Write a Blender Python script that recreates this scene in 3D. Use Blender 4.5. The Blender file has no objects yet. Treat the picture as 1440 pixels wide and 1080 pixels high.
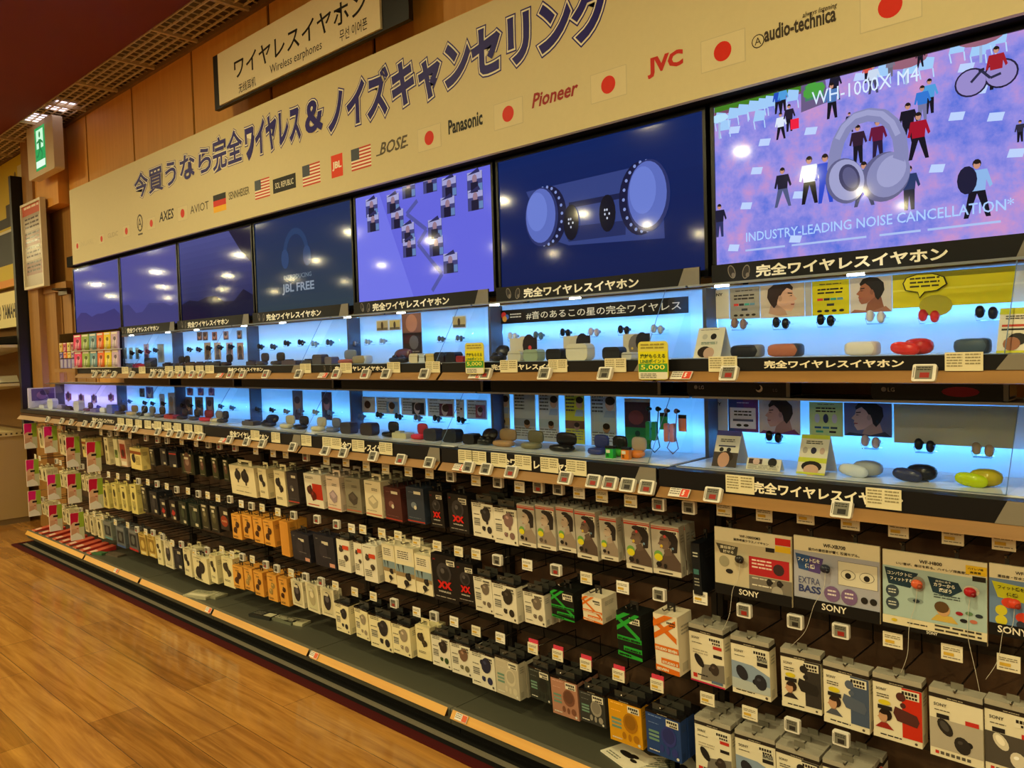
import bpy, math, random
from mathutils import Vector, Matrix
random.seed(7)
R = math.radians
sc = bpy.context.scene
C = sc.collection

# ------------------------------------------------------------------ camera
F_PX, YAW, PITCH, ROLL, HC = 1124.4, .7536, -.0426, -.0296, 1.40
_f0 = Vector((-math.sin(YAW), math.cos(YAW), 0)); _r0 = Vector((math.cos(YAW), math.sin(YAW), 0)); _u0 = Vector((0, 0, 1))
FWD = _f0*math.cos(PITCH) + _u0*math.sin(PITCH); _u1 = -_f0*math.sin(PITCH) + _u0*math.cos(PITCH)
RGT = _r0*math.cos(ROLL) + _u1*math.sin(ROLL); UPV = -_r0*math.sin(ROLL) + _u1*math.cos(ROLL)
cd = bpy.data.cameras.new('camera'); cam = bpy.data.objects.new('camera', cd); C.objects.link(cam)
cd.sensor_width = 36; cd.lens = F_PX/1440*36; cd.clip_start = .02; cd.clip_end = 200
cam.matrix_world = Matrix(((RGT.x, UPV.x, -FWD.x, 0), (RGT.y, UPV.y, -FWD.y, 0), (RGT.z, UPV.z, -FWD.z, HC), (0, 0, 0, 1)))
sc.camera = cam

# ------------------------------------------------------------------ world, exposure
sc.view_settings.view_transform = 'Standard'; sc.view_settings.look = 'None'
sc.view_settings.exposure = 0.22; sc.view_settings.gamma = 1; sc.view_settings.use_curve_mapping = False
w = bpy.data.worlds.new('world'); sc.world = w; w.use_nodes = True
w.node_tree.nodes['Background'].inputs[0].default_value = (1.0, .8, .36, 1)
w.node_tree.nodes['Background'].inputs[1].default_value = .10
sc.cycles.max_bounces = 8; sc.cycles.transparent_max_bounces = 24
sc.cycles.sample_clamp_indirect = 4.0
LAMP = 980.0     # strength of the ceiling downlights
LED = 300.0         # strength of the showcase light tubes
SCREEN = 1.0

# ------------------------------------------------------------------ pixel rays onto real planes
def ray(x, y): return FWD + RGT*((x-720)/F_PX) - UPV*((y-540)/F_PX)
def at(x, y, Y):
    d = ray(x, y); t = Y/d.y
    return Vector((d.x*t, Y, d.z*t + HC))

# ------------------------------------------------------------------ materials
def lin(c):
    c /= 255
    return c/12.92 if c <= .04045 else ((c+.055)/1.055)**2.4
def L(c): return (lin(c[0]), lin(c[1]), lin(c[2]), 1)
MATS = {}
def newmat(name):
    m = bpy.data.materials.new(name); m.use_nodes = True; MATS[name] = m
    nt = m.node_tree; return m, nt, nt.nodes['Principled BSDF']
def col_mat(name, rough, spec=.5, metal=0, coat=0, vary=.0, bump=0, scale=120):
    m, nt, b = newmat(name)
    a = nt.nodes.new('ShaderNodeAttribute'); a.attribute_name = 'Col'
    src = a.outputs['Color']
    if vary:
        n = nt.nodes.new('ShaderNodeTexNoise'); n.inputs['Scale'].default_value = scale; n.inputs['Detail'].default_value = 4
        tc = nt.nodes.new('ShaderNodeTexCoord'); nt.links.new(tc.outputs['Object'], n.inputs['Vector'])
        mr = nt.nodes.new('ShaderNodeMapRange'); mr.inputs[3].default_value = 1-vary; mr.inputs[4].default_value = 1+vary
        nt.links.new(n.outputs['Fac'], mr.inputs[0])
        mx = nt.nodes.new('ShaderNodeMix'); mx.data_type = 'RGBA'; mx.blend_type = 'MULTIPLY'; mx.inputs['Factor'].default_value = 1
        nt.links.new(src, mx.inputs['A']); nt.links.new(mr.outputs[0], mx.inputs['B']); src = mx.outputs['Result']
        if bump:
            bp = nt.nodes.new('ShaderNodeBump'); bp.inputs['Strength'].default_value = bump; bp.inputs['Distance'].default_value = .002
            nt.links.new(n.outputs['Fac'], bp.inputs['Height']); nt.links.new(bp.outputs['Normal'], b.inputs['Normal'])
    nt.links.new(src, b.inputs['Base Color'])
    b.inputs['Roughness'].default_value = rough; b.inputs['Metallic'].default_value = metal
    b.inputs['Specular IOR Level'].default_value = spec; b.inputs['Coat Weight'].default_value = coat
    return m
col_mat('print', .5, .22, vary=.03, scale=60)
col_mat('matte', .8, .15, vary=.06, scale=40)
col_mat('gloss', .24, .32, vary=.02)
col_mat('satin', .42, .3, vary=.03)
col_mat('metal', .3, .5, metal=1, vary=.04)
col_mat('carpet', .95, .1, vary=.45, bump=.6, scale=420)
def screen_mat():
    m, nt, b = newmat('screen')
    a = nt.nodes.new('ShaderNodeAttribute'); a.attribute_name = 'Col'
    b.inputs['Base Color'].default_value = (.004, .004, .006, 1); b.inputs['Roughness'].default_value = .06
    b.inputs['Specular IOR Level'].default_value = .25
    nt.links.new(a.outputs['Color'], b.inputs['Emission Color']); b.inputs['Emission Strength'].default_value = SCREEN
def plaza_mat():
    m, nt, b = newmat('plaza')
    tc = nt.nodes.new('ShaderNodeTexCoord')
    n = nt.nodes.new('ShaderNodeTexNoise'); n.inputs['Scale'].default_value = 16; n.inputs['Detail'].default_value = 7; n.inputs['Roughness'].default_value = .62
    n2 = nt.nodes.new('ShaderNodeTexNoise'); n2.inputs['Scale'].default_value = 5; n2.inputs['Detail'].default_value = 2
    nt.links.new(tc.outputs['Object'], n.inputs['Vector']); nt.links.new(tc.outputs['Object'], n2.inputs['Vector'])
    ad = nt.nodes.new('ShaderNodeMath'); ad.operation = 'MULTIPLY_ADD'; ad.inputs[1].default_value = .55
    sb = nt.nodes.new('ShaderNodeMath'); sb.operation = 'MULTIPLY'; sb.inputs[1].default_value = .45
    nt.links.new(n2.outputs['Fac'], sb.inputs[0]); nt.links.new(n.outputs['Fac'], ad.inputs[0]); nt.links.new(sb.outputs[0], ad.inputs[2])
    r = nt.nodes.new('ShaderNodeValToRGB'); e = r.color_ramp.elements
    e[0].position = .38; e[0].color = L((84, 106, 205)); e[1].position = .62; e[1].color = L((188, 138, 190))
    x = r.color_ramp.elements.new(.5); x.color = L((140, 132, 212))
    nt.links.new(ad.outputs[0], r.inputs[0])
    b.inputs['Base Color'].default_value = (.004, .004, .006, 1); b.inputs['Roughness'].default_value = .06
    b.inputs['Specular IOR Level'].default_value = .2; nt.links.new(r.outputs[0], b.inputs['Emission Color']); b.inputs['Emission Strength'].default_value = SCREEN
screen_mat(); plaza_mat()
def glow_mat(name, col, strength):
    m, nt, b = newmat(name)
    b.inputs['Base Color'].default_value = (.8, .8, .8, 1)
    b.inputs['Emission Color'].default_value = (*col, 1); b.inputs['Emission Strength'].default_value = strength
glow_mat('led', (.085, .40, 1.0), LED)
glow_mat('led_violet', (.40, .34, 1.0), LED*1.6)
glow_mat('lamp', (1.0, .85, .42), LAMP)
glow_mat('lamp_case', (1.0, .93, .78), 30.0)
glow_mat('lamp_cool', (.9, .82, 1.0), 1.3)
def glass_mat():
    m = bpy.data.materials.new('glass'); m.use_nodes = True; MATS['glass'] = m; nt = m.node_tree; nt.nodes.clear()
    o = nt.nodes.new('ShaderNodeOutputMaterial'); t = nt.nodes.new('ShaderNodeBsdfTransparent'); g = nt.nodes.new('ShaderNodeBsdfGlossy')
    t.inputs[0].default_value = (.95, .975, .97, 1); g.inputs['Roughness'].default_value = .015
    f = nt.nodes.new('ShaderNodeFresnel'); f.inputs[0].default_value = 1.38
    mx = nt.nodes.new('ShaderNodeMixShader')
    nt.links.new(f.outputs[0], mx.inputs[0]); nt.links.new(t.outputs[0], mx.inputs[1]); nt.links.new(g.outputs[0], mx.inputs[2]); nt.links.new(mx.outputs[0], o.inputs[0])
glass_mat()
def opal_mat():      # white acrylic that the light tube behind it shines through
    m = bpy.data.materials.new('opal'); m.use_nodes = True; MATS['opal'] = m; nt = m.node_tree; nt.nodes.clear()
    o = nt.nodes.new('ShaderNodeOutputMaterial'); t = nt.nodes.new('ShaderNodeBsdfTranslucent'); d = nt.nodes.new('ShaderNodeBsdfDiffuse')
    n = nt.nodes.new('ShaderNodeTexNoise'); n.inputs['Scale'].default_value = 30
    r = nt.nodes.new('ShaderNodeValToRGB'); r.color_ramp.elements[0].color = (.82, .84, .86, 1); r.color_ramp.elements[1].color = (.88, .88, .88, 1)
    nt.links.new(n.outputs['Fac'], r.inputs[0]); nt.links.new(r.outputs[0], t.inputs[0]); nt.links.new(r.outputs[0], d.inputs[0])
    mx = nt.nodes.new('ShaderNodeMixShader'); mx.inputs[0].default_value = .14
    nt.links.new(t.outputs[0], mx.inputs[1]); nt.links.new(d.outputs[0], mx.inputs[2]); nt.links.new(mx.outputs[0], o.inputs[0])
opal_mat()
def floor_mat():
    m, nt, b = newmat('floor_wood'); N = nt.nodes.new; K = nt.links.new
    g = N('ShaderNodeNewGeometry')
    br = N('ShaderNodeTexBrick'); br.offset = .37; br.inputs['Scale'].default_value = 1
    br.inputs['Brick Width'].default_value = 1.25; br.inputs['Row Height'].default_value = .19; br.inputs['Mortar Size'].default_value = .0012
    br.inputs['Color1'].default_value = (0, 0, 0, 1); br.inputs['Color2'].default_value = (1, 1, 1, 1); br.inputs['Mortar'].default_value = (.1, .1, .1, 1)
    mp = N('ShaderNodeMapping'); mp.inputs['Location'].default_value = (.35, .07, 0); K(g.outputs['Position'], mp.inputs[0]); K(mp.outputs[0], br.inputs['Vector'])
    m2 = N('ShaderNodeMapping'); m2.inputs['Scale'].default_value = (1.1, 15, 1); K(g.outputs['Position'], m2.inputs[0])
    n = N('ShaderNodeTexNoise'); n.inputs['Scale'].default_value = 1.6; n.inputs['Detail'].default_value = 8; n.inputs['Roughness'].default_value = .62; n.inputs['Distortion'].default_value = .7
    K(m2.outputs[0], n.inputs['Vector'])
    ad = N('ShaderNodeMath'); ad.operation = 'MULTIPLY_ADD'; ad.inputs[1].default_value = .22
    K(br.outputs['Color'], ad.inputs[0]); K(n.outputs['Fac'], ad.inputs[2])
    r = N('ShaderNodeValToRGB'); e = r.color_ramp.elements
    e[0].position = .30; e[0].color = L((102, 64, 25)); e[1].position = .85; e[1].color = L((196, 140, 68))
    x = e.new(.58); x.color = L((156, 104, 46)); K(ad.outputs[0], r.inputs[0])
    mx = N('ShaderNodeMix'); mx.data_type = 'RGBA'; mx.inputs['B'].default_value = L((84, 54, 24)); K(br.outputs['Fac'], mx.inputs['Factor']); K(r.outputs[0], mx.inputs['A'])
    K(mx.outputs['Result'], b.inputs['Base Color']); b.inputs['Roughness'].default_value = .12; b.inputs['Specular IOR Level'].default_value = .65
    n3 = N('ShaderNodeTexNoise'); n3.inputs['Scale'].default_value = 9; K(g.outputs['Position'], n3.inputs['Vector'])
    bp = N('ShaderNodeBump'); bp.inputs['Strength'].default_value = .12; bp.inputs['Distance'].default_value = .01; K(n3.outputs['Fac'], bp.inputs['Height']); K(bp.outputs[0], b.inputs['Normal'])
floor_mat()
def wood_mat(name, c0, c1, rough, sx=2., sz=40.):
    m, nt, b = newmat(name); N = nt.nodes.new; K = nt.links.new
    g = N('ShaderNodeNewGeometry'); mp = N('ShaderNodeMapping'); mp.inputs['Scale'].default_value = (sx, sx, sz); K(g.outputs['Position'], mp.inputs[0])
    n = N('ShaderNodeTexNoise'); n.inputs['Scale'].default_value = 1; n.inputs['Detail'].default_value = 5; K(mp.outputs[0], n.inputs['Vector'])
    r = N('ShaderNodeValToRGB'); r.color_ramp.elements[0].position = .3; r.color_ramp.elements[1].position = .7
    r.color_ramp.elements[0].color = L(c0); r.color_ramp.elements[1].color = L(c1); K(n.outputs['Fac'], r.inputs[0])
    K(r.outputs[0], b.inputs['Base Color']); b.inputs['Roughness'].default_value = rough
wood_mat('edge_wood', (138, 100, 54), (158, 116, 66), .45)
wood_mat('rail_wood', (204, 146, 52), (220, 164, 66), .4)
wood_mat('panel_wood', (206, 144, 58), (216, 154, 66), .55, 30, 2)
wood_mat('board_wood', (74, 50, 30), (88, 60, 36), .6, 30, 2)
wood_mat('wall_wood', (140, 98, 44), (160, 114, 54), .55, 30, 2)
wood_mat('finger_blur_red', (104, 26, 12), (110, 29, 14), .8, 1, 1)  # dark red of a finger over the lens, for the added strip

# ------------------------------------------------------------------ mesh builder
TXT = {}
def textmesh(s, bold, res):
    k = (s, bold, res)
    if k in TXT: return TXT[k]
    cu = bpy.data.curves.new('t', 'FONT'); cu.body = s; cu.resolution_u = res; cu.offset = bold; cu.fill_mode = 'FRONT'
    ob = bpy.data.objects.new('t', cu); me = bpy.data.meshes.new_from_object(ob)
    vs = [(v.co.x, v.co.y) for v in me.vertices]; fs = [tuple(p.vertices) for p in me.polygons]
    fs2 = []
    for f in fs:       # all faces turned the same way
        a = sum(vs[f[i]][0]*vs[f[(i+1) % len(f)]][1] - vs[f[(i+1) % len(f)]][0]*vs[f[i]][1] for i in range(len(f)))
        fs2.append(f if a > 0 else f[::-1])
    bpy.data.objects.remove(ob); bpy.data.curves.remove(cu); bpy.data.meshes.remove(me)
    TXT[k] = (vs, fs2); return TXT[k]

def clip_rect(q, r):      # keep a polygon inside a rectangle
    for ax, lim, sg in ((0, r[0], 1), (0, r[2], -1), (1, r[1], 1), (1, r[3], -1)):
        o = []
        for i in range(len(q)):
            a, b = q[i-1], q[i]; da, db = (a[ax]-lim)*sg, (b[ax]-lim)*sg
            if (da < 0) != (db < 0): t = da/(da-db); o.append((a[0]+(b[0]-a[0])*t, a[1]+(b[1]-a[1])*t))
            if db >= 0: o.append(b)
        q = o
        if len(q) < 3: return []
    return q
def clip01(q): return clip_rect(q, (0, 0, 1, 1))
class MB:
    clip = None
    def __init__(s): s.q = 0.; s.v = []; s.f = []; s.c = []; s.m = []; s.sm = []; s.setframe()
    def setframe(s, O=(0, 0, 0), U=(1, 0, 0), V=(0, 0, 1), mat='print', eps=.0004):
        s.O = Vector(O); s.U = Vector(U); s.V = Vector(V); s.N = s.U.cross(s.V).normalized(); s.fm = mat; s.eps = eps; return s
    def P(s, u, v, l=0): return s.O + s.U*u + s.V*v + s.N*(l*s.eps)
    def face(s, pts, col, mat, smooth=False):
        b = len(s.v); s.v += [tuple(p) for p in pts]; s.f.append(tuple(range(b, b+len(pts)))); s.c.append(col); s.m.append(mat); s.sm.append(smooth)
    def poly(s, pts, col, l=1, mat=None):
        if s.clip:
            pts = clip_rect(list(pts), s.clip)
            if len(pts) < 3: return
        a = sum(pts[i][0]*pts[(i+1) % len(pts)][1]-pts[(i+1) % len(pts)][0]*pts[i][1] for i in range(len(pts)))
        if a < 0: pts = pts[::-1]
        s.q += .02; l += s.q
        s.face([s.P(u, v, l) for u, v in pts], col, mat or s.fm)
    def rect(s, u0, v0, u1, v1, col, l=1, mat=None): s.poly([(u0, v0), (u1, v0), (u1, v1), (u0, v1)], col, l, mat)
    def ell(s, cu, cv, ru, rv, col, l=1, rot=0, n=14, a0=0, a1=360):
        ca, sa = math.cos(R(rot)), math.sin(R(rot)); pts = []
        full = a1-a0 >= 360
        for i in range(n if full else n+1):
            t = R(a0+(a1-a0)*i/n); x, y = ru*math.cos(t), rv*math.sin(t); pts.append((cu+x*ca-y*sa, cv+x*sa+y*ca))
        s.poly(pts, col, l)
    def line(s, pts, wd, col, l=1):
        for (a, b), (c, d) in zip(pts, pts[1:]):
            dx, dy = c-a, d-b; q = math.hypot(dx, dy) or 1; nx, ny = -dy/q*wd/2, dx/q*wd/2
            s.poly([(a+nx, b+ny), (c+nx, d+ny), (c-nx, d-ny), (a-nx, b-ny)], col, l)
    def text(s, t, u, v, h, col, l=2, width=None, bold=0, res=2, shear=0, ang=0, center=False, ref=None, mat=None):
        vs, fs = textmesh(t, bold, res)
        if not vs: return
        s.q += .02; l += s.q
        rv = textmesh(*ref)[0] if ref else vs
        x0 = min(p[0] for p in rv); x1 = max(p[0] for p in rv); y0 = min(p[1] for p in rv); y1 = max(p[1] for p in rv)
        ky = h/(y1-y0); kx = width/(x1-x0) if width else ky
        if center: u -= (x1-x0)*kx/2
        ca, sa = math.cos(R(ang)), math.sin(R(ang)); b = len(s.v)
        for p in vs:
            a, c = (p[0]-x0)*kx, (p[1]-y0)*ky; a += c*shear
            s.v.append(tuple(s.P(u+a*ca-c*sa, v+a*sa+c*ca, l)))
        for f in fs: s.f.append(tuple(i+b for i in f)); s.c.append(col); s.m.append(mat or s.fm); s.sm.append(False)
    def bars(s, u, v, wd, n, lh, col, l=2, fill=.45):     # rows of print too fine to read
        for i in range(n):
            x = u; y = v-i*lh
            while x < u+wd*.97:
                q = min(random.uniform(.12, .4)*wd, u+wd-x); s.rect(x, y, x+q*.86, y+lh*fill, col, l); x += q
    def box(s, a, b, col, mat='matte', skip=''):
        x0, y0, z0 = a; x1, y1, z1 = b
        Q = {'f': [(x0, y0, z0), (x1, y0, z0), (x1, y0, z1), (x0, y0, z1)], 'b': [(x1, y1, z0), (x0, y1, z0), (x0, y1, z1), (x1, y1, z1)],
             'l': [(x0, y1, z0), (x0, y0, z0), (x0, y0, z1), (x0, y1, z1)], 'r': [(x1, y0, z0), (x1, y1, z0), (x1, y1, z1), (x1, y0, z1)],
             't': [(x0, y0, z1), (x1, y0, z1), (x1, y1, z1), (x0, y1, z1)], 'd': [(x0, y1, z0), (x1, y1, z0), (x1, y0, z0), (x0, y0, z0)]}
        for k, q in Q.items():
            if k not in skip: s.face(q, col, mat)
        return s
    def rbox(s, a, b, r, col, mat='matte', seg=3, axis='y'):   # rounded outline in the x-z plane, straight through y
        x0, y0, z0 = a; x1, y1, z1 = b; o = []
        for cx, cz, t0 in ((x1-r, z1-r, 0), (x0+r, z1-r, 90), (x0+r, z0+r, 180), (x1-r, z0+r, 270)):
            for i in range(seg+1): t = R(t0+90*i/seg); o.append((cx+r*math.cos(t), cz+r*math.sin(t)))
        n = len(o)
        s.face([(x, y0, z) for x, z in o], col, mat); s.face([(x, y1, z) for x, z in o[::-1]], col, mat)
        for i in range(n):
            p, q = o[i], o[(i+1) % n]; s.face([(p[0], y0, p[1]), (p[0], y1, p[1]), (q[0], y1, q[1]), (q[0], y0, q[1])], col, mat, True)
        return s
    def sell(s, c, r, col, mat='gloss', e1=1., e2=1., nu=16, nv=9, M=None, v0=-90, v1=90):   # superellipsoid, for earbuds and cases
        b = len(s.v); pw = lambda x, e: math.copysign(abs(x)**e, x)
        for j in range(nv+1):
            a = R(v0+(v1-v0)*j/nv)
            for i in range(nu):
                t = 2*math.pi*i/nu
                p = Vector((r[0]*pw(math.cos(a), e1)*pw(math.cos(t), e2), r[1]*pw(math.cos(a), e1)*pw(math.sin(t), e2), r[2]*pw(math.sin(a), e1)))
                if M: p = M @ p
                s.v.append(tuple(p+Vector(c)))
        for j in range(nv):
            for i in range(nu):
                k = (i+1) % nu; s.f.append((b+j*nu+i, b+j*nu+k, b+(j+1)*nu+k, b+(j+1)*nu+i)); s.c.append(col); s.m.append(mat); s.sm.append(True)
        if v0 > -90: s.f.append(tuple(b+i for i in range(nu))[::-1]); s.c.append(col); s.m.append(mat); s.sm.append(False)
        if v1 < 90: s.f.append(tuple(b+nv*nu+i for i in range(nu))); s.c.append(col); s.m.append(mat); s.sm.append(False)
        return s
    def tube(s, pts, r, col, mat='gloss', n=6, closed=False):
        pts = [Vector(p) for p in pts]; b = len(s.v); k = len(pts); side = None
        for i, p in enumerate(pts):
            t = (pts[(i+1) % k if closed else min(i+1, k-1)]-pts[(i-1) % k if closed else max(i-1, 0)]).normalized()
            if side is None: side = t.orthogonal().normalized()
            side = (side-t*side.dot(t)).normalized(); o = t.cross(side)
            for j in range(n): a = 2*math.pi*j/n; s.v.append(tuple(p+side*(r*math.cos(a))+o*(r*math.sin(a))))
        for i in range(k if closed else k-1):
            for j in range(n):
                q = (j+1) % n; i2 = (i+1) % k
                s.f.append((b+i*n+j, b+i*n+q, b+i2*n+q, b+i2*n+j)); s.c.append(col); s.m.append(mat); s.sm.append(True)
        if not closed:
            s.f.append(tuple(b+j for j in range(n))[::-1]); s.f.append(tuple(b+(k-1)*n+j for j in range(n)))
            for _ in (0, 1): s.c.append(col); s.m.append(mat); s.sm.append(False)
        return s
    def mesh(s, name):
        me = bpy.data.meshes.new(name); me.from_pydata(s.v, [], s.f)
        keys = []
        for k in s.m:
            if k not in keys: keys.append(k)
        for k in keys: me.materials.append(MATS[k])
        at_ = me.attributes.new('Col', 'FLOAT_COLOR', 'CORNER'); buf = []
        idx = []; sm = []
        cache = {}
        for f, c, k, q in zip(s.f, s.c, s.m, s.sm):
            if c not in cache: cache[c] = L(c)
            buf += list(cache[c])*len(f); idx.append(keys.index(k)); sm.append(q)
        at_.data.foreach_set('color', buf); me.polygons.foreach_set('material_index', idx); me.polygons.foreach_set('use_smooth', sm)
        me.update(); return me
    def obj(s, name, parent=None, loc=None, rot=None, local=False):     # local: verts are already in the thing's own frame
        if not local:
            if parent:
                b = Vector(); q = parent
                while q: b += q.location; q = q.parent
            else:
                lo = [min(v[i] for v in s.v) for i in range(3)]; hi = [max(v[i] for v in s.v) for i in range(3)]
                b = Vector(((lo[0]+hi[0])/2, (lo[1]+hi[1])/2, lo[2])); loc = b
            s.v = [(v[0]-b.x, v[1]-b.y, v[2]-b.z) for v in s.v]
        o = bpy.data.objects.new(name, s.mesh(name)); C.objects.link(o)
        if parent: o.parent = parent
        if loc is not None: o.location = loc
        if rot is not None: o.rotation_euler = rot
        return o
def empty(name, loc=(0, 0, 0), rot=(0, 0, 0)):
    o = bpy.data.objects.new(name, None); o.empty_display_size = .05; C.objects.link(o); o.location = loc; o.rotation_euler = rot; return o
def tag(o, label, cat, group=None):
    o['label'] = label; o['category'] = cat
    if group: o['group'] = group
    return o
def structure(o, label=None): o['kind'] = 'structure'; return o
def copy_tree(o, loc):
    r = o.copy(); C.objects.link(r); r.location = loc
    for ch in o.children:
        c = ch.copy(); C.objects.link(c); c.parent = r
        for g in ch.children:
            d = g.copy(); C.objects.link(d); d.parent = c
    return r
REG = []
ORD = 'first second third fourth fifth sixth seventh eighth ninth tenth eleventh twelfth thirteenth fourteenth fifteenth sixteenth seventeenth eighteenth nineteenth twentieth'.split()
def reg(o, desc, cat, zone, x, group=None): REG.append((o, desc, cat, zone, x, group))
def finish_labels():
    d = {}
    for r in REG: d.setdefault((r[1], r[3]), []).append(r)
    for (desc, zone), rs in d.items():
        rs.sort(key=lambda r: r[4]); n = len(rs)
        for i, r in enumerate(rs):
            if n == 1: lab = f'{desc} {zone}'
            elif n > 20 and i > 19: lab = f'{desc}, {ORD[n-1-i]} from right, {zone}'
            else: lab = f'{desc}, {ORD[i]} from left, {zone}'
            if len(lab.split()) > 16: lab = lab.replace(' from left,', '-from-left,').replace(' from right,', '-from-right,')
            tag(r[0], lab, r[2], r[5])
SCR = {7: 'crowd screen', 6: 'blue earbuds screen', 5: 'lilac screen', 4: 'lettered screen', 3: 'third screen', 2: 'second screen', 1: 'first screen'}
def XL(n): return -1.22 + .9*(n-7)      # left edge of bay n

WHITE, BLACK, CREAM = (232, 230, 224), (14, 13, 15), (236, 228, 205)

# ------------------------------------------------------------------ the setting
XR = .9          # the wall and floor go on past the frame on the right
m = MB(); m.face([(-27, -9, 0), (4, -9, 0), (4, 3.2, 0), (-27, 3.2, 0)], (150, 100, 50), 'floor_wood'); structure(m.obj('floor'))
m = MB(); m.box((-8.1, 2.32, 0), (XR, 2.42, 3.5), (120, 80, 40), 'wall_wood'); structure(m.obj('wall_back'))
m = MB()          # wooden cladding panels above the banner, with open joints
gx = [-8.1, -7.36, -6.90, -6.47, -5.62, -4.73, -3.84, -2.95, -2.06, -1.16, -.27, XR]
for a, b in zip(gx, gx[1:]):
    if a >= -6.91: m.box((a+.012, 2.295, 1.2), (b-.012, 2.32, 3.3), (180, 120, 50), 'panel_wood')
structure(m.obj('trim_1'))
m = MB()          # darker joints behind
m.box((-6.9, 2.305, 1.2), (XR, 2.3195, 3.3), (40, 24, 14), 'matte'); structure(m.obj('trim_2'))
m = MB()          # pilaster and recessed panel left of the first screen
m.box((-7.72, 2.2, 0), (-7.46, 2.32, 3.3), (170, 120, 60), 'wall_wood'); m.box((-7.46, 2.22, 2.66), (-6.912, 2.32, 3.3), (170, 120, 60), 'panel_wood')
m.box((-7.46, 2.24, 1.98), (-6.912, 2.32, 2.05), (170, 120, 60), 'wall_wood')
m.box((-7.46, 2.25, 0), (-7.2, 2.32, 1.98), (170, 120, 60), 'wall_wood')
for x in (-7.16, -6.94, -6.70, -6.5): m.box((x-.2, 2.285, 0), (x-.012, 2.32, 1.98), (170, 120, 60), 'wall_wood')
structure(m.obj('trim_3'))
m = MB(); m.box((-27, -9, 3.32), (XR+3, 3.2, 3.42), (112, 96, 70), 'matte'); structure(m.obj('ceiling'))
m = MB(); m.box((-14, 1.2, 3.266), (XR+.6, 1.995, 3.315), (66, 12, 6), 'finger_blur_red'); structure(m.obj('finger_blur_strip'))  # made-up ceiling strip in place of a finger blurring the lens corner
m = MB()          # open metal ceiling grid beside the added finger strip
y = 2.01
while y < 2.29: m.box((-9.5, y, 3.272), (XR, y+.006, 3.284), (206, 188, 152), 'satin'); y += .055
x = -9.5
while x < XR:
    m.box((x, 1.997, 3.275), (x+.005, 2.29, 3.281), (196, 178, 142), 'satin'); x += .07
for i in range(18): x = -9.4+.6*i; m.box((x, 1.997, 3.262), (x+.018, 2.29, 3.284), (196, 176, 140), 'satin')
m.box((-9.5, 2.27, 3.255), (XR, 2.295, 3.285), (120, 92, 56), 'satin')
structure(m.obj('ceiling_grid'))
m = MB()          # floor mat in front of the plinth
m.box((-7.06, 1.80, .001), (XR, 1.835, .012), (70, 14, 14), 'matte'); m.box((-7.06, 1.835, .001), (-7.03, 2.0, .012), (70, 14, 14), 'matte')
m.box((-7.03, 1.835, .001), (XR, 1.862, .010), (18, 17, 16), 'matte'); m.box((-7.03, 1.889, .001), (XR, 2.0, .010), (22, 21, 19), 'matte')
m.box((-7.0, 1.862, .001), (XR, 1.889, .011), (120, 112, 96), 'carpet')
tag(m.obj('floor_mat'), 'long black floor mat with grey stripe and dark red edge along the shelves', 'mat')

m = MB(); m.box((-6.75, 2.252, 2.06), (XR, 2.294, 2.2), (14, 12, 12), 'matte'); m.box((-6.62, 2.16, 2.124), (XR, 2.252, 2.2), (14, 12, 12), 'matte'); structure(m.obj('trim_4'))
# ceiling downlights (pairs of warm spots over the aisle; farther rows seen as reflections in the screens)
def downlight():
    o = empty('ceiling_light')
    r = MB(); n = 16; ring = [(math.cos(2*math.pi*i/n), math.sin(2*math.pi*i/n)) for i in range(n)]
    for i in range(n):
        a, b = ring[i], ring[(i+1) % n]
        r.face([(a[0]*.085, a[1]*.085, 0), (a[0]*.06, a[1]*.06, -.008), (b[0]*.06, b[1]*.06, -.008), (b[0]*.085, b[1]*.085, 0)], (225, 220, 210), 'satin')
    r.obj('trim_ring', o, local=True)
    q = MB(); q.face([(x*.058, y*.058, -.006) for x, y in ring[::-1]], (255, 240, 200), 'lamp'); q.obj('lamp_lens', o, local=True)
    return o
d0 = downlight(); first = True
for X in (3.0, -.4, -3.8, -7.1, -10.4, -13.9, -17.5, -21.0, -24.5):
    for Y in (.35, -1.4, -3.1, -4.75, -6.4, -8.0):  # nearest row is unseen, added to light the shelves
        if first: d0.location = (X, Y, 3.318); o = d0; first = False
        else: o = copy_tree(d0, (X, Y, 3.318))
        tag(o, 'round warm recessed downlight in the ceiling over the shop aisle', 'ceiling light', 'ceiling downlights over the aisle')
for i, (x, y) in enumerate(((-6.45, 2.05), (-6.9, 2.03))):
    o = empty('ceiling_light', (x, y, 3.30)); m = MB(); m.box((-.15, 0, -.01), (.15, .15, 0), (220, 220, 225), 'satin'); m.obj('frame', o, local=True)
    m = MB(); m.box((-.13, .01, -.014), (.13, .14, -.0101), (230, 225, 240), 'lamp_cool'); m.obj('diffuser', o, local=True)
    tag(o, ['pale ceiling light panel nearer the banner, above the exit sign', 'pale ceiling light panel farther from the banner, above the exit sign'][i], 'ceiling light')

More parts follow.
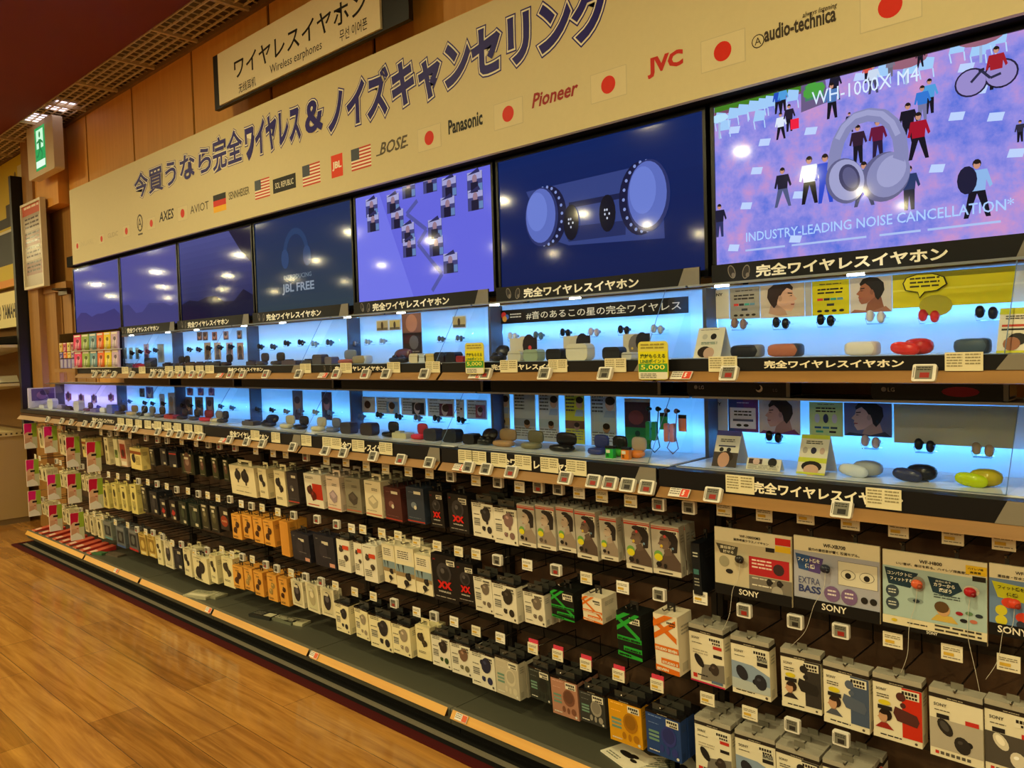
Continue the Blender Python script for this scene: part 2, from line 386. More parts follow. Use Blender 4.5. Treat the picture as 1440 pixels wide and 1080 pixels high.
# ------------------------------------------------------------------ banner
def wall_frame(m, Y, mat='print'): return m.setframe((0, Y, 0), (1, 0, 0), (0, 0, 1), mat)
def pxp(px, py, Y): p = at(px, py, Y); return (p.x, p.z)
def pxtext(m, t, p0, p1, h, col, Y, l=2, bold=0, res=2, shear=0, ref=None):    # baseline from pixel p0 to pixel p1
    a, b = pxp(*p0, Y), pxp(*p1, Y)
    m.text(t, a[0], (a[1]+b[1])/2, h, col, l, width=b[0]-a[0], bold=bold, res=res, shear=shear, ref=ref)
BY = 2.13
m = MB(); m.box((-6.40, BY, 2.122), (XR, BY+.02, 2.664), (208, 197, 156), 'print'); bn = m.obj('banner')
tag(bn, 'long cream banner with large navy outlined lettering and flags above the screens', 'banner')
m = wall_frame(MB(), BY); NAVY = (34, 26, 116)
T = '今買うなら完全ワイヤレス＆ノイズキャンセリング'
a, b = pxp(190, 270, BY), pxp(862, 12, BY); wd = b[0]-a[0]; zb = 2.385; hh = .205
x = a[0]
def chunk(t, x, z, h, wd, q=1.):
    r = (t, .02, 3)
    for bd, col, l in ((.045+.06*q, NAVY, 1), (.045*q+.033, (236, 232, 215), 3), (.045*q, NAVY, 5)): m.text(t, x, z, h, col, l, width=wd, bold=bd, res=3, ref=(t, .045*q, 3))
def px_x(px, py): return pxp(px, py, BY)[0]
segs = [('今買うなら', 190, 298, .155, 2.425), ('完全', 300, 342, .175, 2.42), ('ワイヤレス', 346, 424, .175, 2.42), ('＆', 430, 455, .15, 2.43),
        ('ノイズ', 462, 548, .2, 2.395), ('キャンセリング', 552, 862, .2, 2.395)]
for t, p0, p1, h, z in segs:
    X0 = px_x(p0, 280-(p0-190)*.37); X1 = px_x(p1, 280-(p1-190)*.37); chunk(t, X0, z, h, X1-X0, .45 if t in ('今買うなら', '完全') else 1.)
m.obj('lettering', bn)
def newpart(): return wall_frame(MB(), BY)
def flag(kind, px, py, wpx, hpx):
    a, b = pxp(px-wpx/2, py, BY), pxp(px+wpx/2, py, BY); z = pxp(px, py, BY)[1]; W = b[0]-a[0]; H_ = W*.66; x0, z0 = a[0], z-H_/2
    m = newpart()
    if kind == 'jp':
        m.rect(x0, z0, x0+W, z0+H_, (190, 182, 150), 1); m.rect(x0+.002, z0+.002, x0+W-.002, z0+H_-.002, (214, 203, 164), 2); m.ell(x0+W/2, z, H_*.3, H_*.3, (206, 40, 22), 3, n=24)
    elif kind == 'us':
        for i in range(13): m.rect(x0, z0+H_*i/13, x0+W, z0+H_*(i+1)/13, (196, 70, 52) if i % 2 == 0 else (240, 232, 214), 1)
        m.rect(x0, z0+H_*6/13, x0+W*.42, z0+H_, (70, 78, 92), 2)
    elif kind == 'de':
        for i, c in enumerate(((236, 178, 30), (206, 40, 30), (24, 22, 22))): m.rect(x0, z0+H_*i/3, x0+W, z0+H_*(i+1)/3, c, 1)
    m.obj('flag', bn)
for f in (('jp', 109, 346, 7, 14), ('jp', 143, 336, 8, 14), ('jp', 178, 325, 10, 14), ('jp', 213, 314, 11, 14), ('jp', 257, 300, 14, 14), ('de', 309, 285, 18, 28), ('us', 369, 265, 21, 30), ('us', 438, 245, 25, 30),
          ('us', 508, 222, 28, 34), ('jp', 604, 194, 33, 40), ('jp', 715, 160, 41, 46), ('jp', 856, 119, 51, 54), ('jp', 1017, 72, 63, 62), ('jp', 1253, 8, 88, 72)): flag(*f)
GR = (70, 62, 50)
m = newpart(); pxtext(m, 'NUARL', (115, 347), (132, 342), .035, (196, 186, 150), BY); m.obj('brand_logo', bn)
m = newpart(); pxtext(m, 'GLIDiC', (152, 335), (166, 331), .03, (170, 160, 130), BY); m.obj('brand_logo', bn)
m = newpart(); a = pxp(197, 318, BY); m.ell(a[0], a[1]+.02, .045, .055, GR, 1); m.ell(a[0], a[1]+.02, .034, .044, (208, 197, 156), 2); m.text('A', a[0], a[1]-.01, .06, GR, 3, center=True); m.rect(a[0]-.035, a[1]-.055, a[0]+.035, a[1]-.045, GR, 1); m.obj('brand_logo', bn)
m = newpart(); pxtext(m, 'AXES', (224, 313), (244, 307), .06, (40, 34, 30), BY, bold=.02, shear=.2); m.obj('brand_logo', bn)
m = newpart(); pxtext(m, 'AVIOT', (268, 301), (294, 294), .045, GR, BY); m.obj('brand_logo', bn)
m = newpart(); pxtext(m, 'SENNHEISER', (322, 281), (351, 273), .04, GR, BY, bold=.006); m.obj('brand_logo', bn)
def plate(p0, p1, h, bg, t, c, tb=.006):
    m = newpart(); a, b = pxp(*p0, BY), pxp(*p1, BY); z = (a[1]+b[1])/2; m.rect(a[0], z-h/2, b[0], z+h/2, bg, 1); W = b[0]-a[0]; m.text(t, a[0]+W*.1, z-h*.2, h*.4, c, 2, width=W*.8, bold=tb); m.obj('brand_logo', bn)
plate((384, 263), (416, 253), .07, (22, 22, 22), 'SOL REPUBLIC', (230, 225, 205))
plate((466, 236), (482, 230), .1, (222, 64, 34), 'JBL', (240, 232, 214), .04)
m = newpart(); pxtext(m, 'BOSE', (534, 219), (570, 208), .052, (92, 84, 70), BY, bold=.02, shear=.35); a, b = pxp(529, 219, BY), pxp(574, 204, BY); m.rect(a[0], a[1]-.004, a[0]+.03, a[1]+.002, (92, 84, 70)); m.rect(b[0]-.03, b[1]-.002, b[0], b[1]+.004, (92, 84, 70)); m.obj('brand_logo', bn)
m = newpart(); pxtext(m, 'Panasonic', (631, 190), (679, 175), .055, (20, 20, 22), BY, bold=.03); m.obj('brand_logo', bn)
m = newpart(); pxtext(m, 'Pioneer', (748, 153), (811, 134), .05, (150, 34, 36), BY, bold=.025, shear=.25); m.obj('brand_logo', bn)
m = newpart(); pxtext(m, 'JVC', (911, 112), (961, 97), .062, (190, 44, 36), BY, bold=.05); m.obj('brand_logo', bn)
m = newpart(); pxtext(m, 'audio-technica', (1075, 60), (1176, 30), .042, (62, 54, 46), BY, bold=.03)
pxtext(m, 'always listening', (1128, 27), (1176, 14), .018, (62, 54, 46), BY, shear=.2, bold=.01)
a = pxp(1066, 58, BY); m.ell(a[0], a[1], .019, .019, (62, 54, 46), 1); m.ell(a[0], a[1], .016, .016, (208, 197, 156), 2); m.text('A', a[0], a[1]-.01, .02, (62, 54, 46), 3, center=True); m.obj('brand_logo', bn)


# ------------------------------------------------------------------ hanging category sign
sg = empty('category_sign', (-3.4, 2.25, 2.77)); tag(sg, 'cream category sign in four languages on a black backing above the banner', 'sign')
m = MB(); m.box((-4.23, 2.176, 2.768), (-2.56, 2.2, 3.06), (16, 14, 13), 'satin'); [m.box((x, 2.2, 2.85), (x+.1, 2.294, 2.95), (16, 14, 13), 'satin') for x in (-4.0, -2.9)]; m.obj('backing_box', sg)
m = MB(); m.box((-4.155, 2.165, 2.778), (-2.735, 2.176, 3.052), (226, 216, 180), 'print')
wall_frame(m, 2.165); K = (22, 18, 16)
pxtext(m, 'ワイヤレスイヤホン', (330, 110), (516, 19), .1, K, 2.165, l=2, bold=.01, res=3)
pxtext(m, '无线耳机', (336, 131), (360, 121), .048, K, 2.165, bold=.005); pxtext(m, 'Wireless earphones', (380, 107), (453, 74), .055, K, 2.165); pxtext(m, '무선 이어폰', (478, 58), (517, 42), .052, K, 2.165, bold=.005)
m.obj('sign_board', sg)

# ------------------------------------------------------------------ televisions
def person(m, x, z, h, shirt, legs, hair=(30, 22, 20), skin=(186, 134, 112), step=.3, l=4):   # figure printed on a screen, feet at (x, z)
    w_ = h*.15; st = step*h*.28
    m.poly([(x-w_*.8, z+h*.5), (x-w_*.6-st, z), (x-w_*.1-st, z), (x+w_*.1, z+h*.46)], legs, l)
    m.poly([(x+w_*.8, z+h*.5), (x+w_*.6+st, z), (x+w_*.1+st, z), (x-w_*.1, z+h*.46)], legs, l)
    m.poly([(x-w_*1.05, z+h*.82), (x+w_*1.05, z+h*.82), (x+w_*.85, z+h*.46), (x-w_*.85, z+h*.46)], shirt, l+1)
    m.poly([(x-w_*1.05, z+h*.82), (x-w_*1.5, z+h*.5), (x-w_*1.15, z+h*.48), (x-w_*.7, z+h*.75)], shirt, l+1)
    m.poly([(x+w_*1.05, z+h*.82), (x+w_*1.6, z+h*.54), (x+w_*1.3, z+h*.5), (x+w_*.7, z+h*.75)], shirt, l+1)
    m.ell(x, z+h*.93, h*.07, h*.08, hair, l+2, n=10); m.ell(x, z+h*.905, h*.056, h*.07, skin, l+3, n=10); m.ell(x+.001, z+h*.955, h*.06, h*.035, hair, l+4, n=10)
def band(m, pts, wd, col, l):
    for i in range(len(pts)-1): m.line([pts[i], pts[i+1]], wd, col, l)
    for p in pts[1:-1]: m.ell(p[0], p[1], wd/2, wd/2, col, l, n=10)
TVY = 2.2
def tv(n, desc, bgfaces):
    x0, x1 = XL(n)+.008, XL(n)+.892; z0, z1 = 1.606, 2.116
    o = empty('television', ((x0+x1)/2, TVY, z0)); tag(o, desc, 'television', 'televisions in a row under the banner')
    m = MB(); m.box((x0, TVY, z0), (x1, TVY+.05, z1), (10, 10, 12), 'gloss'); m.box((x0+.2, TVY+.05, z0+.08), (x1-.2, 2.3, z1-.1), (20, 20, 22), 'matte'); m.obj('casing', o)
    m = MB(); b = .011
    for q in (((x0, z0), (x1, z0+.02)), ((x0, z1-b), (x1, z1)), ((x0, z0+.02), (x0+b, z1-b)), ((x1-b, z0+.02), (x1, z1-b))): m.box((q[0][0], TVY-.006, q[0][1]), (q[1][0], TVY, q[1][1]), (9, 9, 11), 'gloss')
    m.obj('bezel', o)
    s = wall_frame(MB(), TVY-.001, 'screen'); s.clip = (x0+b, z0+.02, x1-b, z1-b); bgfaces(s, x0+b, z0+.02, x1-b, z1-b); s.obj('screen', o)
    return o
def dim_sky(seed, top, low, blob):
    def f(s, x0, z0, x1, z1):
        rnd = random.Random(seed); n = 14
        for i in range(n):
            t = i/(n-1); c = tuple(int(low[k]+(top[k]-low[k])*t) for k in range(3)); s.rect(x0, z0+(z1-z0)*i/n, x1, z0+(z1-z0)*(i+1)/n, c, 0)
        pts = [(x0, z0+.10)]
        for i in range(9): pts.append((x0+(x1-x0)*i/8, z0+.11+rnd.uniform(-.02, .05)))
        pts.append((x1, z0+.1)); pts += [(x1, z0), (x0, z0)]
        s.poly(pts[1:], blob, 1)
    return f
tv(1, 'dim television with lavender picture, leftmost under the banner', dim_sky(1, (74, 76, 140), (58, 62, 128), (46, 48, 104)))
def tv2(s, x0, z0, x1, z1): dim_sky(2, (70, 70, 134), (64, 66, 126), (54, 56, 108))(s, x0, z0, x1, z1)
tv(2, 'dim television with plain violet picture, second from the far end', tv2)
def tv3(s, x0, z0, x1, z1):
    dim_sky(3, (66, 70, 124), (22, 28, 70), (12, 14, 44))(s, x0, z0, x1, z1); s.poly([(x0+.62, z1), (x1, z1), (x1, z1-.2), (x1-.12, z1-.12)], (20, 22, 48), 2)
tv(3, 'dim television with dark cloud shape, third from the far end', tv3)
def tv4(s, x0, z0, x1, z1):
    W, H_ = x1-x0, z1-z0
    for i in range(12):
        t = i/11; s.rect(x0, z0+H_*i/12, x1, z0+H_*(i+1)/12, (int(26+14*(1-t)), int(42+12*(1-t)), int(66+14*t)), 0)
    hx, hz = x0+W*.45, z0+H_*.60
    band(s, [(hx+.10*math.cos(R(t)), hz+.10*math.sin(R(t))*1.1) for t in range(0, 181, 15)], .03, (34, 56, 92), 1)
    s.ell(hx-.1, hz-.02, .035, .05, (40, 62, 100), 2); s.ell(hx+.1, hz-.02, .035, .05, (40, 62, 100), 2)
    s.text('INTRODUCING', x0+W*.46, z0+H_*.34, .022, (96, 110, 124), 3, center=True, width=.25, bold=.01); s.text('JBL FREE', x0+W*.46, z0+H_*.18, .055, (120, 132, 146), 3, center=True, width=.29, bold=.03)
tv(4, 'dark blue television showing INTRODUCING lettering over faint headphones', tv4)
def tv5(s, x0, z0, x1, z1):
    W, H_ = x1-x0, z1-z0
    s.rect(x0, z0, x1, z1, (92, 94, 205), 0); s.poly([(x0, z0), (x0+W*.45, z0), (x0+W*.2, z1), (x0, z1)], (104, 108, 214), 1)
    Y = TVY-.001
    pts = [pxp(px, py, Y) for px, py in ((587, 282), (572, 301), (600, 323), (588, 343), (607, 367), (622, 385), (608, 409))]
    s.line(pts, .018, (74, 78, 150), 2)
    for px, py in ((523, 292), (525, 313), (553, 286), (559, 308), (574, 327), (576, 348), (612, 322), (614, 346), (575, 265), (605, 257), (632, 263), (630, 291), (668, 256), (669, 281), (634, 370)):
        x, z = pxp(px, py, Y); w_ = .085
        s.rect(x-w_/2, z-.04, x+w_/2, z+.035, (58, 60, 112), 3); s.rect(x-w_*.48, z+.01, x+w_*.48, z+.04, (150, 150, 196), 4)
        s.ell(x, z+.012, .014, .018, (140, 112, 128), 5, n=8); s.rect(x-.022, z-.04, x+.018, z, (22, 22, 48), 5); s.rect(x+.02, z-.036, x+.042, z-.008, (90, 120, 170), 5); s.poly([(x-.04, z+.03), (x+.02, z+.052), (x+.03, z+.035)], (40, 40, 84), 5)
tv(5, 'bright lilac television showing scattered photo cards on a string', tv5)
def tv6(s, x0, z0, x1, z1):
    W, H_ = x1-x0, z1-z0; Y = TVY-.001
    for i in range(12): t = i/11; s.rect(x0, z0+H_*i/12, x1, z0+H_*(i+1)/12, (int(14-4*t), int(26+6*t), int(72+14*t)), 0)
    P = lambda px, py: pxp(px, py, Y)
    s.poly([P(740, 270), P(905, 232), P(930, 240), P(935, 335), P(800, 345), P(770, 335)], (46, 60, 118), 1)
    s.poly([P(800, 285), P(880, 270), P(880, 278), P(800, 293)], (20, 28, 66), 2); s.poly([P(790, 320), P(880, 310), P(880, 330), P(800, 340)], (30, 40, 86), 2)
    def bud(px, py, rx, ry, dx):
        x, z = P(px, py); s.ell(x+dx, z-.004, rx*1.03, ry*1.03, (18, 22, 54), 3, n=28)
        for i in range(22): t = R(i*360/22); s.ell(x+dx*.55+rx*.97*math.cos(t), z+ry*.97*math.sin(t), .006, .006, (120, 136, 196), 4, n=6)
        s.ell(x, z, rx, ry, (38, 46, 96), 5, n=28); s.ell(x-.004, z+.004, rx*.9, ry*.92, (84, 100, 176), 6, n=28); s.ell(x-.02, z+.02, rx*.62, ry*.66, (98, 116, 194), 7, n=24)
    bud(762, 305, .078, .105, .035); bud(912, 275, .082, .115, -.03)
    for px, py in ((804, 313), (855, 300)):
        x, z = P(px, py); s.ell(x, z, .034, .062, (14, 16, 30), 8, n=18)
        for i in range(5): s.ell(x-.01+.009*(i % 3), z+.012-.014*(i//2), .0035, .0045, (190, 196, 215), 9, n=6)
tv(6, 'dark blue television showing two round studded earbuds close up', tv6)
def tv7(s, x0, z0, x1, z1):
    Y = TVY-.001; W, H_ = x1-x0, z1-z0
    s.face([s.P(x0, z0), s.P(x1, z0), s.P(x1, z1), s.P(x0, z1)], (140, 130, 200), 'plaza')
    Z = lambda a, b: pxp(960+a/3, b/3, Y)
    s.poly([Z(134, 430), Z(500, 345), Z(500, 385), Z(330, 425), Z(134, 478)], (62, 116, 30), 1); s.poly([Z(134, 478), Z(330, 425), Z(500, 385), Z(500, 395), Z(134, 492)], (112, 70, 96), 1)
    s.poly([Z(500, 345), Z(600, 322), Z(615, 430), Z(500, 475)], (98, 84, 122), 2); s.poly([Z(515, 365), Z(590, 345), Z(598, 405), Z(518, 430)], (64, 120, 92), 3)
    for a, b in ((545, 370), (560, 385), (535, 392), (575, 372)): p = Z(a, b); s.ell(p[0], p[1], .018, .016, (70, 150, 60), 4, n=7)
    for a, b in ((160, 500), (180, 530), (215, 480), (255, 465), (300, 450), (340, 440), (370, 430), (325, 490), (465, 405), (1160, 200), (1290, 185), (960, 290), (1030, 270), (850, 300), (1335, 160), (1250, 210)):
        x, z = Z(a, b); s.poly([(x-.02, z-.012), (x+.014, z-.014), (x+.018, z+.012), (x-.012, z+.02)], (150, 190, 232), 2); s.line([(x-.018, z-.012), (x-.014, z-.035)], .003, (170, 200, 236), 2); s.line([(x+.014, z-.014), (x+.016, z-.036)], .003, (170, 200, 236), 2)
    for a, b, r in ((945, 255, .05), (1258, 158, .05), (155, 500, .03)):
        x, z = Z(a, b); s.line([(x, z), (x, z-.06)], .006, (150, 170, 205), 2); s.ell(x, z, r, r*.4, (142, 92, 112) if r > .04 else (170, 210, 235), 3)
    for a, b in ((1320, 492), (1405, 645), (1072, 710), (490, 822), (268, 868), (312, 720), (345, 600), (1250, 378), (1195, 285), (750, 323), (540, 552), (1155, 490), (215, 1045), (475, 1008), (218, 548)):
        x, z = Z(a, b); s.poly([(x-.018, z-.008), (x+.014, z-.012), (x+.02, z+.007), (x-.012, z+.011)], (176, 196, 236), 2)
    WHT, BLK, BLU, CY, DKR = (206, 216, 232), (18, 18, 30), (34, 72, 176), (74, 146, 206), (112, 24, 52)
    for a, t, b, sh, lg in ((405, 370, 480, BLU, BLK), (425, 365, 470, CY, BLK), (416, 475, 588, WHT, BLK), (452, 440, 555, (30, 26, 44), BLK), (645, 300, 425, (26, 26, 44), BLK), (632, 350, 500, (70, 110, 170), BLK), (780, 260, 350, (196, 76, 60), BLK), (806, 272, 395, (190, 204, 224), (60, 60, 90)),
                            (878, 245, 325, (110, 110, 128), (100, 96, 110)), (1004, 212, 285, BLK, BLK), (1043, 333, 480, CY, BLK), (1013, 362, 508, (46, 110, 196), (110, 110, 150)), (953, 435, 610, (20, 18, 32), BLK), (997, 475, 672, (150, 16, 40), BLK), (742, 528, 690, (44, 26, 44), BLK),
                            (825, 505, 670, (96, 20, 52), (36, 24, 52)), (706, 475, 560, (30, 30, 50), BLK), (425, 708, 873, (26, 26, 46), (74, 82, 120)), (538, 660, 860, (212, 220, 232), (14, 14, 24)), (605, 650, 856, (34, 66, 190), (34, 66, 190)), (768, 683, 870, (46, 76, 82), (52, 58, 92)),
                            (958, 700, 886, (36, 52, 96), (24, 26, 50)), (1244, 674, 918, (132, 170, 218), BLK), (1325, 197, 376, (150, 26, 38), BLK), (160, 862, 1000, (24, 24, 48), (40, 46, 90)), (1425, 540, 600, (40, 40, 60), BLK)):
        x, z = Z(a, b); _, zt = Z(a, t); person(s, x, z, max(zt-z, .05), sh, lg, step=random.uniform(.05, .5))
    x, z = Z(476, 524); s.rect(x-.012, z-.014, x+.012, z+.014, (222, 30, 60), 8)
    x, z = Z(1202, 762); s.ell(x, z, .022, .034, (26, 26, 52), 8)
    for a, b in ((1218, 350), (1345, 310)):
        x, z = Z(a, b); s.ell(x, z, .036, .034, (34, 30, 56), 3, n=20); s.ell(x, z, .032, .030, (142, 130, 190), 4, n=20)
    s.line([Z(1218, 350), Z(1262, 300), Z(1300, 330), Z(1345, 310)], .006, (40, 40, 66), 5); s.line([Z(1250, 300), Z(1275, 292)], .006, (30, 30, 50), 5)
    # grey headphones in front of the crowd
    G1, G2, G3 = (124, 126, 170), (148, 150, 192), (88, 88, 128)
    arc = [Z(*q) for q in ((640, 720), (646, 660), (662, 598), (690, 545), (735, 502), (790, 486), (850, 492), (893, 528), (918, 580), (928, 650), (925, 700))]
    band(s, arc, .034, G1, 14); band(s, [(p[0]-.003, p[1]+.006) for p in arc[2:9]], .014, G2, 15)
    x, z = Z(690, 765); s.ell(x, z, .050, .062, G3, 16, rot=20, n=26); s.ell(x+.004, z+.002, .045, .056, G2, 17, rot=20, n=26); s.ell(x+.012, z+.006, .026, .038, (58, 58, 94), 18, rot=20, n=22); s.ell(x+.014, z+.006, .018, .03, (84, 84, 124), 19, rot=20, n=22)
    x, z = Z(858, 748); s.ell(x, z, .060, .064, G3, 16, rot=-30, n=26); s.ell(x+.008, z+.004, .052, .058, G1, 17, rot=-30, n=26); s.ell(x+.016, z+.012, .034, .042, G2, 18, rot=-30, n=22); s.poly([(x+.03, z+.09), (x+.05, z+.09), (x+.048, z+.03), (x+.02, z+.045)], G1, 18)
    pa, pb = Z(552, 448), Z(1002, 345); s.text('WH-1000X M4', pa[0], (pa[1]+pb[1])/2, .036, (205, 222, 244), 20, width=pb[0]-pa[0])
    pa, pb = Z(275, 1022), Z(1402, 885); s.text('INDUSTRY-LEADING NOISE CANCELLATION*', pa[0], (pa[1]+pb[1])/2, .028, (160, 192, 240), 20, width=pb[0]-pa[0], bold=.008)
    pa, pb = Z(272, 1060), Z(1400, 930); s.bars(pa[0], (pa[1]+pb[1])/2-.002, pb[0]-pa[0], 1, .012, (160, 180, 226), 20)
tv(7, 'bright television showing grey headphones over a crowd on a plaza', tv7)

# ------------------------------------------------------------------ shelving bays
T1B, T1T, T2B, T2T = 1.360, 1.568, 1.060, 1.245          # floor and top of the upper and lower showcases
DKG = (54, 56, 62)
def gondola(n):
    x0, x1 = XL(n)+.002, XL(n)+.898
    if n == 1: x0 -= .34
    o = empty('gondola_shelf', ((x0+x1)/2, 2.0, 0)); tag(o, f'brown hook panel with dark uprights and crossbars under the {SCR[n]}', 'shelf unit', 'shelf units along the wall')
    m = MB(); m.box((x0, 2.225, .1125), (x1, 2.245, .972), (104, 72, 44), 'board_wood'); m.obj('back_board', o)
    for x in (x0, x1-.018):
        m = MB(); m.box((x, 2.195, .1125), (x+.018, 2.225, .972), (40, 34, 30), 'satin'); m.obj('upright', o)
    for z in (.885, .615, .33):
        m = MB(); m.box((x0+.018, 2.2, z), (x1-.018, 2.215, z+.03), (52, 42, 34), 'satin'); m.obj('crossbar', o)
    o = empty('base_deck', ((x0+x1)/2, 2.0, 0)); tag(o, f'dark grey base deck with slanted wooden rail under the {SCR[n]}', 'base deck', 'base decks along the wall')
    m = MB(); m.box((x0, 1.885, .062), (x1, 2.245, .112), (78, 78, 66), 'satin'); m.box((x0, 1.885, .112), (x1, 1.905, .118), (108, 106, 92), 'satin'); m.obj('deck_plate', o)
    m = MB(); r0 = .012        # slanting wooden rail along the front edge
    a, b = x0+r0, x1-r0
    F = [(1.885, .118), (1.868, .092), (1.885, .088)]
    m.face([(a, *F[1]), (b, *F[1]), (b, *F[0]), (a, *F[0])], (196, 140, 66), 'rail_wood'); m.face([(a, *F[2]), (b, *F[2]), (b, *F[1]), (a, *F[1])], (196, 140, 66), 'rail_wood')
    m.face([(a, *F[0]), (a, *F[2]), (a, *F[1])], (60, 40, 20), 'matte'); m.face([(b, *F[0]), (b, *F[1]), (b, *F[2])], (60, 40, 20), 'matte'); m.obj('price_rail', o)
    m = MB(); m.box((x0, 1.93, 0), (x1, 2.24, .062), (20, 19, 18), 'satin'); m.obj('kick_plate', o)
for n in range(1, 8): gondola(n)

def showcase(n, tier):
    zb, zt = (T1B, T1T) if tier == 1 else (T2B, T2T)
    yf = 1.90 if tier == 1 else 1.885                     # front of the base board
    gb, gt = (1.935, 2.06) if tier == 1 else (1.945, 2.07)
    x0, x1 = XL(n)+.004, XL(n)+.896
    if n == 1: x0 -= .34
    nm = 'upper' if tier == 1 else 'lower'
    o = empty('display_showcase', ((x0+x1)/2, 2.05, zb-.03)); tag(o, f'clear fronted {nm} showcase with glowing back under the {SCR[n]}', 'showcase', nm+' showcases along the wall')
    m = MB(); m.box((x0, yf, zb-.026), (x1, 2.25, zb-.004), (24, 24, 30), 'satin'); m.obj('base_board', o)
    m = MB(); m.box((x0+.014, gb+.004, zb-.004), (x1, 2.198, zb), (222, 226, 232), 'gloss'); m.obj('case_floor', o)
    m = MB(); m.box((x0+.014, 2.198, zb), (x1-.002, 2.201, zt), (230, 232, 236), 'opal'); m.obj('back_panel', o)
    m = MB(); m.box((x0, 2.252, zb-.02), (x1, 2.256, zt), (226, 226, 226), 'matte'); m.box((x0, 2.2, zt), (x1, 2.256, zt+.004), (200, 200, 200), 'matte'); m.box((x0, 2.202, zb-.004), (x1, 2.252, zb-.001), (220, 220, 220), 'matte'); m.obj('light_box', o)
    zl = (1.470 if tier == 1 else 1.130)
    m = MB(); m.box((x0+.02, 2.220, zl-.004), (x1-.006, 2.226, zl+.004), (220, 235, 255), 'led_violet' if n == 1 else 'led'); m.obj('light_tube', o)
    m = MB(); m.box((x0, 2.135, zb-.003), (x0+.012, 2.2, zt-.001), (74, 78, 90), 'satin'); m.obj('divider', o)
    m = MB(); m.face([(x0+.013, gb, zb), (x1-.07, gb, zb), (x1-.07, gt, zt), (x0+.013, gt, zt)], WHITE, 'glass'); fpn = m.obj('front_pane', o)
    m = MB(); m.face([(x1-.07, gb, zb), (x1-.07, 2.197, zb), (x1-.07, 2.197, zt), (x1-.07, gt, zt)], WHITE, 'glass'); m.obj('side_pane', o)
    m = MB(); m.box((x0, gt-.006, zt-.002), (x1, gt+.006, zt+.004), (150, 156, 168), 'metal')
    m.tube([(x0+.013, gb-.001, zb+.001), (x1-.07, gb-.001, zb+.001)], .0014, (120, 136, 156), 'satin', 5); m.tube([(x1-.07, gb, zb), (x1-.07, gt, zt)], .0011, (110, 136, 170), 'satin', 5); m.obj('edge_trim', fpn)
    for u in (.08, .45) if tier == 1 else ():       # small lights under the front top edge
        m = MB(); m.box((x0+u, gt+.004, zt-.007), (x0+u+.04, gt+.014, zt-.003), (255, 240, 215), 'lamp_case'); m.obj('edge_light', o)
    if n == 1:
        m = MB(); m.box((x0+.001, 1.94, zb), (x0+.0125, 2.134, zt-.03), (214, 210, 224), 'satin'); m.setframe((x0+.0128, 1.94, zb), (0, .194, 0), (0, 0, zt-zb-.03)); m.rect(.12, .35, .95, .95, (96, 76, 130), 1); m.ell(.5, .62, .2, .2, (150, 110, 160), 2); m.ell(.6, .75, .18, .14, (60, 44, 80), 3); m.obj('end_panel', o)
    if tier == 2:
        m = MB(); m.box((x0, gt, zt+.0005), (x1, 2.2, zt+.0035), (70, 76, 88), 'satin'); m.obj('top_cover', o)
    m = MB(); yw = yf-.004; zw = zb-(.031 if tier == 1 else .048)
    a, b = x0+.002, x1-.002
    F = [(yw+.002, zw), (yw-.024, zw-.027), (yw+.006, zw-.030)]
    for i, j in ((1, 0), (2, 1)): m.face([(a, *F[i]), (b, *F[i]), (b, *F[j]), (a, *F[j])], (180, 128, 74), 'edge_wood')
    m.face([(a, *F[0]), (a, *F[2]), (a, *F[1])], (60, 40, 20), 'matte'); m.face([(b, *F[0]), (b, *F[1]), (b, *F[2])], (60, 40, 20), 'matte')
    m.box((a, yw+.006, zw-.03), (b, 2.24, zw-.0005 if tier == 1 else zw+.018), (74, 50, 34), 'matte'); tag(m.obj('wood_ledge'), f'wood fronted ledge for price tags below the {nm} showcase under the {SCR[n]}', 'shelf ledge', 'wood ledges')
    return o
for n in range(1, 8):
    if n > 1: showcase(n, 1)
    showcase(n, 2)

# ------------------------------------------------------------------ strip signs reading 完全ワイヤレスイヤホン
JP = '完全ワイヤレスイヤホン'
def strip(n, x0, x1, Y, z0, z1, tx, tw, label, buds=True, gray=.13, cap=.62, slope=0):
    m = MB(); m.box((x0, Y, z0), (x1, Y+.004, z1), (15, 14, 18), 'print'); wall_frame(m, Y, 'print')
    h = z1-z0
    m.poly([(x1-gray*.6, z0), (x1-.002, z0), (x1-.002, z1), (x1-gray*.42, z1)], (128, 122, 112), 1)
    m.text(JP, tx, z0+h*.18, h*cap, (240, 234, 214), 2, width=tw, bold=.035, res=2)
    if buds:
        for dx, dz, r_ in ((-.105, .52, 18), (-.06, .46, -14)):
            m.ell(tx+dx+.03, z0+h*dz+h*.05, h*.2, h*.36, (120, 112, 100), 1, rot=r_); m.ell(tx+dx+.03, z0+h*dz+h*.05, h*.16, h*.31, (46, 42, 40), 2, rot=r_); m.ell(tx+dx+.035, z0+h*dz-h*.12, h*.1, h*.12, (110, 100, 90), 3)
    return tag(m.obj('strip_sign'), label, 'sign', 'black strip signs for wireless earphones')
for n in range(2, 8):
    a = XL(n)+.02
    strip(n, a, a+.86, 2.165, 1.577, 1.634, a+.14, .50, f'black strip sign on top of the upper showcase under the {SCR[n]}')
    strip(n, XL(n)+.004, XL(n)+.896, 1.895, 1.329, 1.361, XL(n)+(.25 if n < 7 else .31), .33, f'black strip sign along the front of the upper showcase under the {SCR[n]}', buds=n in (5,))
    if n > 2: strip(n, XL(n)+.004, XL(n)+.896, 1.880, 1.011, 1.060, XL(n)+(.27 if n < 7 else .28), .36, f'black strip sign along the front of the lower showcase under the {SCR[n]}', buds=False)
strip(2, XL(2)+.004, XL(2)+.896, 1.880, 1.011, 1.060, XL(2)+.27, .36, f'black strip sign along the front of the lower showcase under the {SCR[2]}', buds=False)

